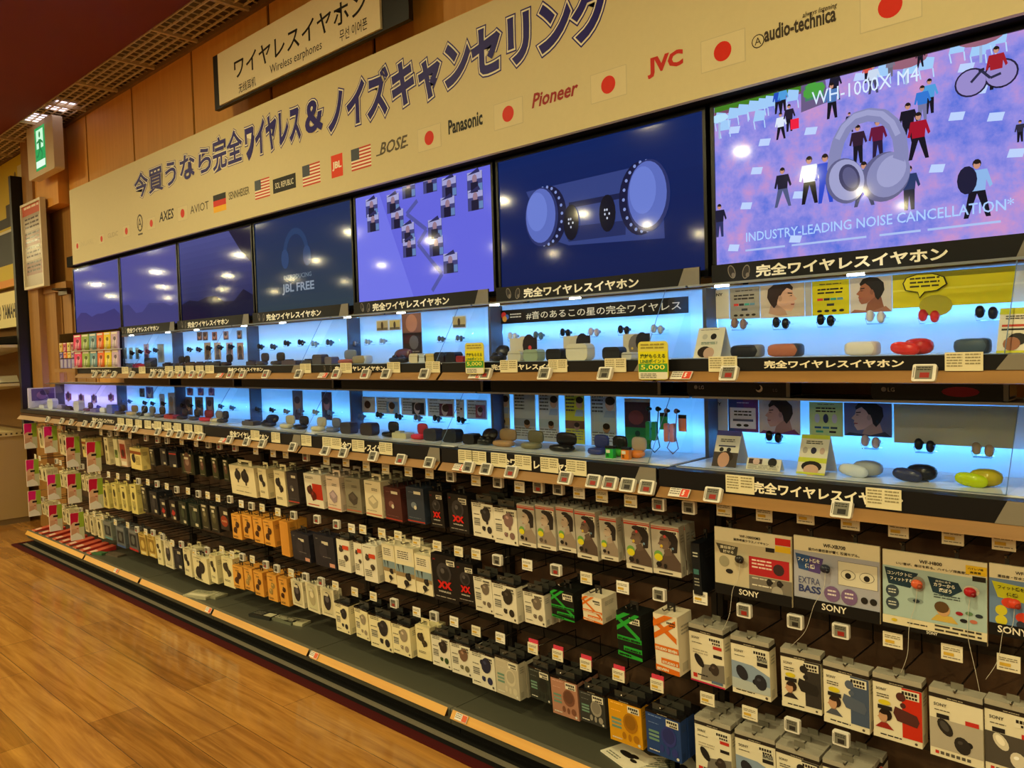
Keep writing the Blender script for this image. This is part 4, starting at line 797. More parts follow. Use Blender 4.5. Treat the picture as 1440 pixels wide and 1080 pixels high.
# kind: (words, depth, colour, print, lid colour, tab, sticker)
KIND = {
 'jblk': ('white package with black stem earbud', .03, LT, d_jvc((44, 40, 42)), BLACK, 0, 1), 'jpink': ('white package with mauve stem earbud', .03, LT, d_jvc((128, 100, 96)), BLACK, 0, 1),
 'jrnd': ('white package with grey round earbud', .032, LT, d_jvc((112, 100, 88), None, 0), BLACK, 0, 1), 'jdrk': ('white package with black round earbud', .032, LT, d_jvc((48, 42, 36), None, 0), BLACK, 0, 1), 'jgrn': ('white package with green-tinged small earbud', .03, LT, d_jvc((48, 40, 36), (52, 74, 40), 0), BLACK, 0, 1),
 'jbrn': ('white package with brown small earbud', .03, LT, d_jvc((120, 90, 74), (112, 106, 80), 0), BLACK, 0, 1), 'jblu': ('white package with navy small earbud', .03, LT, d_jvc((40, 40, 62), (44, 46, 82), 0), BLACK, 0, 1),
 'wom': ('grey package with woman in profile', .028, (190, 184, 170), d_woman(0), None, 0, 0), 'womp': ('grey woman package with pale earbuds', .028, (190, 184, 170), d_woman(1), None, 0, 1), 'womd': ('grey package with dotted dark face', .028, (190, 184, 170), d_woman(0, 1), None, 0, 1),
 'xx': ('black package with red XX lettering', .05, (24, 21, 22), d_xx, None, 0, 1), 'navy': ('dark navy tilted package', .055, (34, 33, 44), d_nav, None, 0, 0),
 'sgr': ('green taped black package', .07, (20, 22, 20), d_studio((40, 158, 52), (18, 20, 18)), None, 0, 1), 'sor': ('orange taped white package', .075, (226, 214, 190), d_studio((216, 110, 26), (228, 218, 196)), None, 0, 1),
 'beige': ('beige package with case picture', .035, (190, 180, 158), d_case((140, 130, 110), (206, 196, 172)), BLACK, 0, 1), 'dgrn': ('dark green case package', .035, (46, 50, 44), d_case((46, 50, 44), (40, 42, 38)), BLACK, 0, 1), 'pink': ('dusty pink case package', .035, (176, 126, 104), d_case((150, 104, 86), (122, 78, 60)), BLACK, 0, 1),
 'dgry': ('charcoal package with pale case', .035, (54, 54, 52), d_case((54, 54, 52), (150, 142, 130)), BLACK, 0, 1), 'yel': ('yellow case package', .035, (214, 152, 24), d_case((196, 130, 10), (170, 112, 20)), BLACK, 0, 1), 'blu': ('blue case package', .035, (38, 64, 124), d_case((38, 64, 124), (50, 56, 128)), BLACK, 0, 1),
 's1': ('white package with two dark earbuds', .04, (228, 220, 196), d_sony1, (38, 34, 32), 0, 1), 's2': ('white package with pale blue panel', .04, (228, 220, 196), d_sony2, (38, 34, 32), 0, 1), 's3': ('white package with black panel', .04, (228, 220, 196), d_sonyc((54, 50, 48), (40, 37, 36), (50, 34, 26), (46, 40, 40)), (38, 34, 32), 0, 1),
 's4': ('white package with slate blue panel', .04, (228, 220, 196), d_sonyc((70, 84, 112), (84, 94, 116), (48, 34, 28), (80, 84, 96)), (38, 34, 32), 0, 1), 's5': ('white package with red panel', .04, (228, 220, 196), d_sonyc((198, 46, 24), (84, 44, 40), (36, 24, 20), (150, 40, 30)), (38, 34, 32), 0, 1), 's6': ('white package with black oval earbuds', .04, (228, 220, 196), d_sonyg((178, 170, 156), (44, 40, 38)), (38, 34, 32), 0, 0), 's7': ('white package with white oval earbuds', .04, (228, 220, 196), d_sonyg((80, 74, 68), (214, 206, 188)), (38, 34, 32), 0, 1),
 'red': ('white package with red earbuds', .05, LT, d_red, None, 1, 0), 'lil': ('pinkish package with lilac case', .05, (214, 196, 178), d_cradle((150, 132, 140), (206, 120, 96)), None, 1, 0), 'gry': ('grey package with dark case', .05, (132, 126, 108), d_cradle((72, 64, 58), (176, 98, 70)), None, 1, 0), 'wcs': ('cream package with clear case', .05, (220, 208, 176), d_cradle((176, 166, 140), (206, 110, 80)), None, 1, 0),
 'mar': ('maroon package', .045, (78, 40, 38), d_bar(0, (176, 60, 44), (130, 90, 84)), None, 0, 0), 'nvb': ('dark blue package', .045, (48, 56, 72), d_bar(0, (176, 60, 44), (110, 120, 134)), None, 0, 0), 'dkb': ('dark grey package with red stripe', .045, (52, 46, 48), d_bar(0, (186, 70, 50), (90, 84, 84)), None, 0, 0),
 'nar': ('narrow white package with red flash', .04, LT, d_redtag, BLACK, 0, 0), 'tal': ('tall white package with red flash', .05, LT, d_redtag, None, 1, 0), 'scn': ('cream package with beach picture', .05, (228, 218, 186), d_scene, None, 1, 0), 'phi': ('square white package with stem earbuds', .05, (226, 214, 176), d_phil, None, 1, 0), 'whb': ('slim white package', .05, (224, 212, 172), d_white(), None, 1, 0),
 'org': ('orange package', .05, (222, 158, 66), d_two((66, 38, 20)), None, 0, 0), 'orp': ('orange package with pale earbuds', .05, (222, 158, 66), d_two((160, 130, 70)), None, 0, 0), 'orx': ('plain orange package edge', .05, (216, 150, 60), lambda A: A.r(.1, .05, .9, .95, (208, 142, 54)), None, 0, 0),
 'w1': ('white carton with black earbuds', .06, (232, 220, 178), d_jvc((44, 40, 42), None, 0), BLACK, 0, 0), 'w2': ('white carton with grey earbuds', .06, (232, 220, 178), d_jvc((150, 136, 116), None, 0), BLACK, 0, 0), 'blk': ('white sleeve with black earbuds', .02, (226, 216, 184), d_pack((206, 196, 160), (40, 34, 38)), None, 0, 0), 'pal': ('white sleeve with pale earbuds', .02, (226, 216, 184), d_pack((206, 200, 160), (176, 164, 130)), None, 0, 0),
 'wide': ('wide white package with black earbuds', .04, (228, 216, 172), d_two((38, 32, 28)), None, 0, 0), 'wt': ('white hang-tab package', .04, (228, 216, 168), d_white((60, 50, 36)), None, 1, 0), 'yb': ('pale yellow package', .05, (224, 204, 128), lambda A: (A.r(0, .72, 1, .86, (150, 80, 30)), A.bud(.3, .5, .14, DK, 60), A.b(.5, .6, .4, 6, .07, (120, 104, 60))), None, 0, 0),
 'dol': ('dark package with olive label', .045, (38, 36, 34), d_pack((60, 58, 40), (86, 80, 54)), None, 0, 0), 'dk': ('plain dark package', .045, (36, 36, 42), d_dark((52, 52, 58), (44, 44, 50)), None, 0, 0), 'dkr': ('dark package with red band', .045, (36, 36, 44), lambda A: (A.r(.05, .8, .95, .88, (176, 52, 36)), A.r(.5, .05, .85, .2, (200, 192, 164), 2)), None, 0, 0), 'gbr': ('black package with brown earbuds', .045, (30, 32, 22), d_pack((52, 56, 30), (92, 62, 50)), None, 0, 0),
 'dfl': ('dark package with red flower', .045, (40, 34, 34), lambda A: (A.p([(.2, .3), (.5, .55), (.9, .4), (.6, .22)], (172, 48, 40), 2), A.r(.4, .7, .9, .84, (190, 182, 156), 2), A.r(.5, .05, .85, .2, (206, 196, 168), 2)), None, 0, 0), 'dgn': ('dark greenish package', .045, (34, 42, 34), d_dark((60, 70, 52), (44, 52, 42)), None, 0, 0), 'rdo': ('dark package with rusty oval', .045, (40, 32, 28), lambda A: (A.e(.5, .4, .42, (150, 58, 30), 2, ry=.3), A.t('AXES', .2, .36, .08, (214, 170, 120), wd=.6), A.r(.5, .7, .95, .84, (200, 192, 164), 2)), None, 0, 0),
 'yt': ('tall pale yellow box', .045, (214, 200, 122), d_tall, None, 1, 0), 'gol': ('gold framed package', .03, (206, 176, 96), d_gold, None, 0, 0), 'tb': ('dark tray package with blue base', .045, (92, 98, 104), d_tray((60, 84, 140)), None, 0, 0), 'tr': ('dark tray package with red base', .045, (96, 92, 92), d_tray((170, 40, 36)), None, 0, 0), 'tg': ('grey-green tray package', .045, (120, 124, 116), d_tray((90, 140, 150)), None, 0, 0),
 'ws': ('small white strip package', .04, (220, 208, 168), d_tall, None, 1, 0), 'rws': ('small red and white package', .04, (206, 176, 150), lambda A: (A.r(.1, .3, .9, .85, (150, 52, 38)), A.e(.5, .5, .25, (70, 30, 26), 3), A.r(.1, .05, .9, .2, LT, 2)), None, 0, 0), 'gws': ('small green and white package', .04, (214, 208, 168), lambda A: (A.r(.1, .3, .9, .6, (120, 140, 70)), A.e(.5, .5, .25, (60, 70, 40), 3)), None, 0, 0), 'edge': ('black package seen edge on', .12, (20, 24, 30), lambda A: (A.b(.2, .8, .6, 2, .06, (190, 190, 180)), A.r(.15, .4, .8, .5, (60, 110, 110)), A.b(.2, .3, .6, 3, .06, (150, 150, 140))), None, 0, 0),
}
STK = None
def sticker_mesh(w_):
    m = MB(); h = w_*.5; m.box((-w_/2, -.0012, -h), (w_/2, -.0006, 0), (230, 224, 204), 'print'); m.setframe((-w_/2, -.0013, -h), (w_, 0, 0), (0, 0, h))
    for i in range(5): m.rect(.08+.17*i, .5, .21+.17*i, .86, (40, 34, 30), 1); 
    for i in range(4): m.rect(.3+.16*i, .1, .42+.16*i, .36, (40, 34, 30), 1)
    return m.mesh('price_sticker')
STICK = {}
def package(kind, w_, h, lid=None):
    desc, d, col, fn, lidc, tab, stk = KIND[kind]; seg = .003
    o_h = h
    m = MB(); m.box((-w_/2, 0, -h), (w_/2, d, 0), col, 'print'); A = Art(m, w_, h, -.0003)
    side = tuple(int(v*.86) for v in col)
    m.setframe((w_/2+.0003, d*.1, -h), (0, d*.8, 0), (0, 0, h)); m.bars(.15, .8, .7, 3, .06, tuple(int(v*.6)+30 for v in col), 1); m.rect(.1, .05, .6, .2, side, 1)
    A = Art(m, w_, h, -.0003); fn(A)
    o = m.obj('earphone_package', local=True, loc=(0, 0, 0))
    if lidc:      # dark closing rim and clear top of the retail case
        q = MB(); q.box((-w_/2-.001, -.0008, -h*.055), (w_/2+.001, d+.001, .001), lidc, 'gloss'); q.setframe((-w_/2, -.001, -h*.05), (w_, 0, 0), (0, 0, h*.05)); q.bars(.35, .3, .3, 1, .5, (180, 172, 150), 1)
        lo = q.obj('lid', o, local=True)
        q = MB()
        if col[2] == 196 and col[0] == 228: q.box((-w_*.5, 0, .0012), (w_*.5, d*.9, .014), (168, 162, 148), 'gloss'); q.box((-w_*.12, d*.4, .014), (w_*.12, d*.45, .03), (120, 116, 104), 'gloss')
        else: q.box((-w_*.35, d*.35, .001), (w_*.35, d*.42, .02), (60, 58, 52), 'gloss')
        q.obj('hang_tab', lo, local=True)
    else:
        q = MB(); tw = w_*.28 if tab else w_*.16; tc = col if tab else (46, 42, 40)
        q.box((-tw, d*.45, 0), (-tw*.55, d*.5, .024), tc, 'print'); q.box((tw*.55, d*.45, 0), (tw, d*.5, .024), tc, 'print'); q.box((-tw, d*.45, .016), (tw, d*.5, .026), tc, 'print'); q.obj('hang_tab', o, local=True)
    if stk:
        k = round(min(w_*.42, .042), 3)
        if k not in STICK: STICK[k] = sticker_mesh(k)
        s = bpy.data.objects.new('price_sticker', STICK[k]); C.objects.link(s); s.parent = o; s.location = (w_*.5-k*.5-w_*.05, 0, -h*.09)
    return o, d
ROWNAME = {'T': 'top', 'M': 'middle', 'B': 'bottom'}
TAGZ = {'T': .953, 'M': .685, 'B': .402}
def hook(x, yf, zh, zt, n, row, kind=None, sub=1):
    o = empty('display_hook', (x, 2.195, zh)); m = MB()
    m.tube([(0, -.0015, 0), (0, yf-2.195-.004, 0), (0, yf-2.195-.012, .008)], .0022, (120, 114, 104), 'metal', 5); m.obj('prong', o, local=True)
    m = MB(); m.tube([(0, -.009, 0), (0, -.009, zt-zh), (0, yf-2.195-.016, zt-zh)], .0018, (70, 66, 60), 'metal', 5); m.obj('tag_wire', o, local=True)
    k = random.choice((0, 1, 3, 3, 4)) if kind is None else kind
    t = bpy.data.objects.new('price_tag', TAGM[k]); C.objects.link(t); t.parent = o; t.location = (0, yf-2.195-.024, zt-zh); t.scale = (.85, 1, .9)
    reg(o, 'wire hook with '+('digital price tag' if k < 3 else ('red-topped paper price card' if k == 5 else 'paper price card')), 'hook', f"in {ROWNAME[row]} row under {SCR[n]}", x, 'wire display hooks with price tags')
def row(row_, Y, items, queue=1, lean=4.2, tagz=None):
    for it in items:
        kind, xl, xr, yt, yb = it[:5]; nq = it[5] if len(it) > 5 else queue
        a = at(xl, yt, Y); b = at(xr, yt+(xr-xl)*.3, Y); c = at(xl+3, yb, Y)
        w_, h = b.x-a.x, a.z-c.z; x = (a.x+b.x)/2; n = bay_of(x)
        o, d = package(kind, w_, h); o.rotation_euler = (R(lean+random.uniform(-1.2, 1.2)), 0, R(random.uniform(-3, 3))); o.location = (x, Y, a.z)
        reg(o, KIND[kind][0], 'earphone package', f"front of {ROWNAME[row_]} row under {SCR[n]}", x, f'earphone packages on the {ROWNAME[row_]} hook row')
        for q in range(nq):
            if Y+(q+1)*(d+.004)+d > 2.19: break
            c2 = copy_tree(o, (x+random.uniform(-.003, .003), Y+(q+1)*(d+.004), a.z+random.uniform(-.002, .002)))
            reg(c2, KIND[kind][0], 'earphone package', f"{['second', 'third', 'fourth'][q]}-deep in {ROWNAME[row_]} row under {SCR[n]}", x, f'earphone packages on the {ROWNAME[row_]} hook row')
        tz = (tagz or TAGZ[row_]) + random.uniform(-.006, .006)
        hook(x, Y, a.z+.014, max(tz, a.z+.03), n, row_, 5 if (row_ == 'B' and kind in ('dgrn', 'pink', 'dgry', 'yel', 'blu')) else None)
row('T', 1.95, [('jblk', 662, 693, 703, 754), ('jpink', 693.5, 725, 710, 763), ('wom', 726, 751, 708, 767), ('womp', 752, 779, 709, 771), ('wom', 781, 806, 711, 775), ('womd', 807, 837, 716, 785), ('wom', 842, 866, 725, 787), ('womd', 876, 913, 729, 800), ('womd', 915, 954, 736, 807), ('edge', 971, 983, 763, 837)], 2)
row('M', 1.96, [('xx', 606, 639, 777, 843, 0), ('xx', 641, 664, 790, 847, 0), ('jrnd', 665, 690, 807, 859), ('jdrk', 691, 725, 816, 869), ('jrnd', 735, 764, 828, 876, 2), ('sgr', 774, 806, 827, 868, 1), ('sor', 818, 846, 836, 872, 0), ('sgr', 866, 901, 858, 922, 0), ('sor', 918, 952, 861, 944, 0)], 1)
row('B', 1.98, [('jgrn', 606, 631, 889, 935), ('jbrn', 633, 660, 900, 946), ('jblu', 661, 694, 912, 962), ('beige', 695, 728, 920, 975), ('dgrn', 742, 772, 935, 982), ('pink', 774, 810, 948, 1004), ('dgry', 814, 849, 967, 1014), ('yel', 855, 900, 978, 1041), ('blu', 907, 956, 996, 1058)], 2)
row('M', 1.99, [('s1', 968, 1017, 882, 957), ('s2', 1027.5, 1081, 899, 974, 0), ('s3', 1098, 1153, 917, 993, 0), ('s4', 1157, 1222, 936, 1015, 0), ('s5', 1227, 1296, 952, 1035, 0), ('s6', 1306, 1382, 973, 1063, 0), ('s7', 1384, 1462, 990, 1086, 0)], 1, 3)
row('B', 2.0, [('s1', 977, 1027, 1012, 1087), ('s2', 1034, 1089, 1031, 1108), ('s3', 1091, 1152, 1052, 1130), ('s5', 1157, 1222, 1072, 1152)], 2, 3)
row('T', 1.95, [('red', 426, 451, 665, 712), ('lil', 457, 477, 669, 717), ('gry', 484, 505, 671, 720), ('wcs', 511, 535, 675, 725), ('mar', 538, 563, 684, 731), ('nvb', 570, 595, 684, 734), ('xx', 603, 621, 690, 741, 0), ('xx', 628, 657, 693, 747, 0)], 2)
row('M', 1.96, [('navy', 408, 434, 747, 786, 0), ('navy', 440, 468, 750, 795, 0), ('nar', 472.5, 490, 754, 802), ('nar', 496, 508, 759, 808), ('tal', 509, 527, 765, 817), ('scn', 536, 553, 764, 819), ('scn', 555, 580, 767, 827), ('scn', 582, 605, 778, 834)], 1)
row('B', 1.98, [('w1', 470, 489, 845, 887), ('w2', 497, 516, 852, 896), ('w1', 518, 548, 861, 909), ('w2', 550, 575, 873, 918), ('wt', 584, 603, 878, 925)], 1)
row('T', 1.95, [('phi', 321, 357, 653, 694, 0), ('whb', 361, 374, 658, 700), ('whb', 384, 400, 661, 710), ('dkb', 402, 417, 663, 707)], 1)
row('M', 1.96, [('org', 325, 337, 722, 757), ('org', 340, 353, 723, 756), ('org', 355, 367, 726, 763), ('org', 369, 383, 730, 767), ('orx', 392, 404, 732, 781)], 1)
row('B', 1.98, [('wt', 311, 326, 782, 824), ('org', 327, 340, 794, 826), ('orp', 342, 354, 796, 829), ('org', 356, 368, 802, 837), ('orp', 375, 387, 806, 844), ('org', 391, 402, 811, 851), ('blk', 408, 425, 814, 851), ('pal', 428, 446, 818, 859), ('blk', 450, 468, 825, 865)], 1)
row('T', 1.95, [('ws', 145, 151, 615, 653), ('gws', 158, 164, 617, 655), ('rws', 166, 175, 618, 656), ('yb', 181, 198, 629, 659, 0), ('dol', 209, 216, 631, 655), ('dk', 224, 233, 630, 654), ('dkr', 237, 247, 634, 657), ('gbr', 254, 271, 637, 666), ('gbr', 279, 287, 641, 670), ('gbr', 296, 305, 643, 674), ('gbr', 312, 320, 646, 677)], 1)
row('M', 1.96, [('yt', 142, 150, 681, 714, 0), ('yt', 155, 163, 679, 715, 0), ('yt', 168, 176, 682, 718, 0), ('yt', 182, 190, 681, 722, 0), ('dol', 197, 205, 684, 720), ('dk', 209, 220, 690, 722), ('dfl', 224, 232, 701, 727), ('dfl', 237, 246, 703, 731), ('dgn', 250, 261, 704, 737), ('dgn', 264, 279, 707, 741), ('dol', 281, 291, 708, 745), ('dol', 294, 304, 710, 748), ('rdo', 307, 320, 712, 745)], 1)
row('B', 1.98, [('tg', 144, 155, 731, 757), ('tb', 162, 174, 738, 768), ('tr', 179, 192, 742, 773), ('gol', 194.5, 203, 749, 780, 0), ('gol', 206, 216, 752, 783, 0), ('wt', 218, 225, 754, 794, 0), ('blk', 229, 241, 759, 797, 0), ('dk', 243, 254, 768, 800, 0), ('whb', 256, 267, 770, 809), ('wide', 269, 291, 779, 815, 0), ('wt', 293, 303, 779, 819)], 1, tagz=.33)

# ------------------------------------------------------------------ large sample boards hanging in the right bay
SKIN, HAIR = (196, 150, 118), (44, 32, 26)
def cord(m, pts, r=.0007, col=(196, 192, 180), mat='satin'): 
    out = []
    P = [Vector(p) for p in pts]
    for i in range(len(P)-1):
        a, b, c, d = P[max(i-1, 0)], P[i], P[i+1], P[min(i+2, len(P)-1)]
        for k in range(6):
            t = k/6; out.append(.5*((2*b)+(c-a)*t+(2*a-5*b+4*c-d)*t*t+(3*b-a-3*c+d)*t**3))
    out.append(P[-1]); m.tube(out, r, col, mat, 4)
def board(xl, xr, yt, yb, label, fn, bar, sony, buds):
    Y = 1.955; a, b, c = at(xl, yt, Y), at(xr, yt+(xr-xl)*.19, Y), at(xl+4, yb, Y); w_, h = b.x-a.x, a.z-c.z; x = (a.x+b.x)/2
    m = MB(); m.box((-w_/2, 0, -h), (w_/2, .006, 0), (222, 212, 184), 'print'); A = Art(m, w_, h, -.0003); fn(A)
    A.r(0, 0, 1, bar, (18, 17, 18), 6); A.t('SONY', sony[0], bar*.28, sony[1], (236, 230, 214), 8, bold=.016)
    o = m.obj('display_board', local=True, loc=(x, Y, a.z)); tag(o, label, 'sample board', 'sample boards in the right bay')
    for fx in (.2, .72):
        q = MB(); q.box((-w_/2+w_*fx-.004, .006, -.012), (-w_/2+w_*fx+.004, .012, .02), (40, 38, 36), 'satin'); q.obj('hanger_clip', o, local=True)
    for u, v, c_, r_ in buds:
        q = MB(); px_, pz = -w_/2+u*w_, -h+v*h; q.sell((px_, -.012, pz), (.0125, .009, .0105), c_, 'gloss', .9); q.sell((px_+.008, -.018, pz-.003), (.006, .007, .006), tuple(int(t*.7) for t in c_), 'gloss')
        se = q.obj('sample_earbud', o, local=True)
        q = MB(); cord(q, [(px_, -.010, pz-.008), (px_-.004, -.012, pz-.05), (px_-.008+r_*.02, -.014, -h*.9), (px_+r_*.05, -.016, -h-.05), (px_+r_*.09, -.012, -h-.10)]); q.obj('tether', se, local=True)
    for hx in (x-w_*.3, x+w_*.22): hook(hx, Y, a.z+.016, a.z+.055, 7, 'T', 3)
def tl(A, t, x, y, h, wd, col=DK, l=3, bold=.02): A.t(t, x, y, h, col, l, wd=wd, bold=bold)
def bd1(A):
    A.r(0, .12, 1, .80, (196, 184, 156)); A.r(.46, .12, 1, .36, (120, 114, 106), 2); A.r(.46, .37, .97, .64, (176, 36, 44), 2); A.e(.84, .5, .07, (60, 40, 44), 3); A.b(.5, .58, .26, 3, .05, (230, 200, 190), 3)
    tl(A, 'WF-1000XM3', .34, .89, .04, .27); tl(A, '業界最高クラスノイキャン', .26, .83, .04, .46); A.p([(.02, .76), (.32, .74), (.3, .6), (.08, .62)], (70, 66, 56), 2); tl(A, '重低音が', .08, .69, .045, .2, (230, 224, 200), 4); tl(A, '試せる', .12, .63, .045, .14, (230, 224, 200), 4)
    A.e(.13, .5, .07, (150, 144, 120), 3); A.e(.2, .36, .05, DK, 3, ry=.03); A.e(.36, .5, .09, (168, 158, 132), 2, ry=.05); A.r(.8, .86, .99, .96, (200, 40, 36), 3); A.r(.8, .76, .99, .85, (226, 186, 40), 3); A.r(.68, .74, .79, .8, DK, 3)
    A.b(.5, .32, .3, 1, .04, (200, 194, 180), 3); A.b(.5, .22, .25, 1, .04, (220, 214, 200), 3); A.bud(.72, .3, .035, DK); A.bud(.85, .3, .035, DK); A.e(.82, .18, .07, (160, 154, 144), 3)
def bd2(A):
    A.r(0, .1, 1, .80, (164, 166, 184)); tl(A, 'WF-XB700', .36, .89, .05, .26); tl(A, '迫力の重低音が響く 防滴モデル。', .18, .82, .04, .6)
    A.p([(.02, .76), (.36, .73), (.32, .52), (.06, .55)], (44, 78, 134), 2); A.p([(.2, .745), (.36, .73), (.32, .52), (.18, .535)], (84, 66, 132), 3); tl(A, 'フィット感を', .05, .66, .055, .27, (240, 238, 230), 5); tl(A, '体感', .14, .575, .06, .12, (240, 238, 230), 5)
    tl(A, 'EXTRA', .06, .36, .09, .26, (70, 76, 120), 4, .0); tl(A, 'BASS', .06, .24, .1, .27, (52, 62, 116), 4, .03)
    A.r(.53, .42, .98, .74, (110, 108, 112), 2); A.r(.535, .425, .975, .735, (212, 206, 188), 3)
    for u in (.65, .86): A.e(u, .57, .085, (120, 116, 110), 4, ry=.06); A.e(u, .57, .078, (212, 206, 188), 5, ry=.054); A.e(u, .56, .035, DK, 6)
    for u in (.46, .66): A.e(u, .28, .095, (118, 92, 140), 4); A.b(u-.05, .31, .1, 2, .05, (220, 210, 220), 5)
    A.e(.83, .27, .04, DK, 4); A.e(.93, .27, .04, DK, 4)
def bd3(A):
    A.r(0, .16, 1, .80, (166, 190, 190)); tl(A, 'WF-H800', .37, .885, .045, .22); tl(A, 'いい音が、毎日を彩る、ハイレゾ級高音質', .14, .83, .035, .7); A.r(.81, .84, 1, .95, (226, 186, 40), 3); tl(A, 'ハイレゾ級', .83, .9, .028, .14, DK, 5); tl(A, '高音質', .85, .855, .028, .1, DK, 5); A.r(.87, .765, .99, .825, DK, 3)
    A.p([(.02, .78), (.36, .75), (.28, .55), (.06, .57)], (30, 54, 70), 2); tl(A, 'コンパクトに', .05, .69, .045, .25, (236, 236, 226), 4); tl(A, 'フィットする', .08, .62, .045, .22, (236, 236, 226), 4)
    A.p([(.45, .74), (.74, .71), (.78, .62), (.66, .52), (.5, .55)], (30, 54, 70), 2); tl(A, '自分に合う', .53, .685, .025, .14, (220, 222, 214), 4); tl(A, 'カラーから', .51, .63, .045, .2, (240, 238, 226), 4); tl(A, '選ぼう', .56, .565, .05, .12, (240, 238, 226), 4)
    A.e(.1, .48, .068, (58, 70, 82), 3); A.e(.1, .32, .068, (58, 70, 82), 3)
    for v in (.49, .33): A.b(.06, v, .08, 2, .035, (200, 204, 200), 4)
    A.e(.36, .62, .07, (150, 146, 136), 3, ry=.08); A.e(.86, .64, .075, (214, 206, 190), 3, ry=.055); A.e(.33, .4, .08, (130, 150, 150), 2, ry=.03); A.e(.34, .4, .035, (44, 56, 66), 3, ry=.02)
    A.e(.6, .35, .065, (196, 154, 110), 3, ry=.07); A.e(.585, .38, .07, (92, 68, 40), 4, ry=.06); A.p([(.48, .2), (.74, .2), (.68, .28), (.54, .28)], (200, 170, 80), 2); A.b(.51, .52, .25, 2, .03, (70, 80, 84), 3)
    for u, v, c in ((.75, .34, (150, 30, 40)), (.84, .36, (96, 130, 96)), (.93, .35, (40, 50, 60)), (.79, .26, (30, 30, 34)), (.88, .27, (190, 110, 90))): A.e(u, v, .035, c, 4, ry=.02)
    A.r(0, .045, 1, .16, (220, 210, 178), 5); A.e(.12, .11, .03, (206, 180, 40), 7, ry=.018); A.b(.25, .1, .2, 1, .03, DK, 7); A.b(.52, .13, .44, 2, .05, (60, 56, 48), 7)
def bd4(A):
    A.r(0, .14, 1, .80, (104, 132, 172)); tl(A, 'WF-SP800N', .3, .89, .045, .3); tl(A, '重低音・防水スポーツモデル', .1, .82, .04, .6); A.p([(.03, .76), (.5, .72), (.46, .5), (.1, .54)], (196, 196, 40), 2); tl(A, 'フィット感を', .1, .66, .055, .3, DK, 5); tl(A, '体感', .2, .57, .055, .13, DK, 5)
    A.e(.24, .48, .1, (206, 66, 40), 3, ry=.07); A.e(.14, .36, .07, (206, 196, 50), 3); A.e(.14, .22, .07, (206, 196, 50), 3); A.e(.4, .3, .1, (214, 66, 40), 3, ry=.07); A.e(.36, .2, .05, (50, 54, 70), 4); A.e(.46, .2, .05, (190, 190, 190), 4); A.e(.8, .5, .14, (70, 90, 130), 3)
board(1004.6, 1113, 740, 833, 'beige sample board with red panel and one black earbud, nearest the hanging packages', bd1, .16, (.33, .085), ((.36, .58, DK, -.6),))
board(1116, 1237, 752, 854, 'lilac sample board reading EXTRA BASS with dark earbud', bd2, .16, (.34, .09), ((.40, .62, (40, 44, 62), -1),))
board(1241, 1388, 771.7, 880, 'pale blue sample board with orange and crimson earbuds and a cartoon head', bd3, .055, (.44, .035), ((.36, .63, (206, 92, 56), -.4), (.86, .64, (170, 24, 34), .2)))
board(1391, 1520, 791.5, 891, 'blue sample board with yellow speech shape, cut by the frame edge', bd4, .17, (.1, .1), ((.3, .5, (206, 66, 40), -.6),))

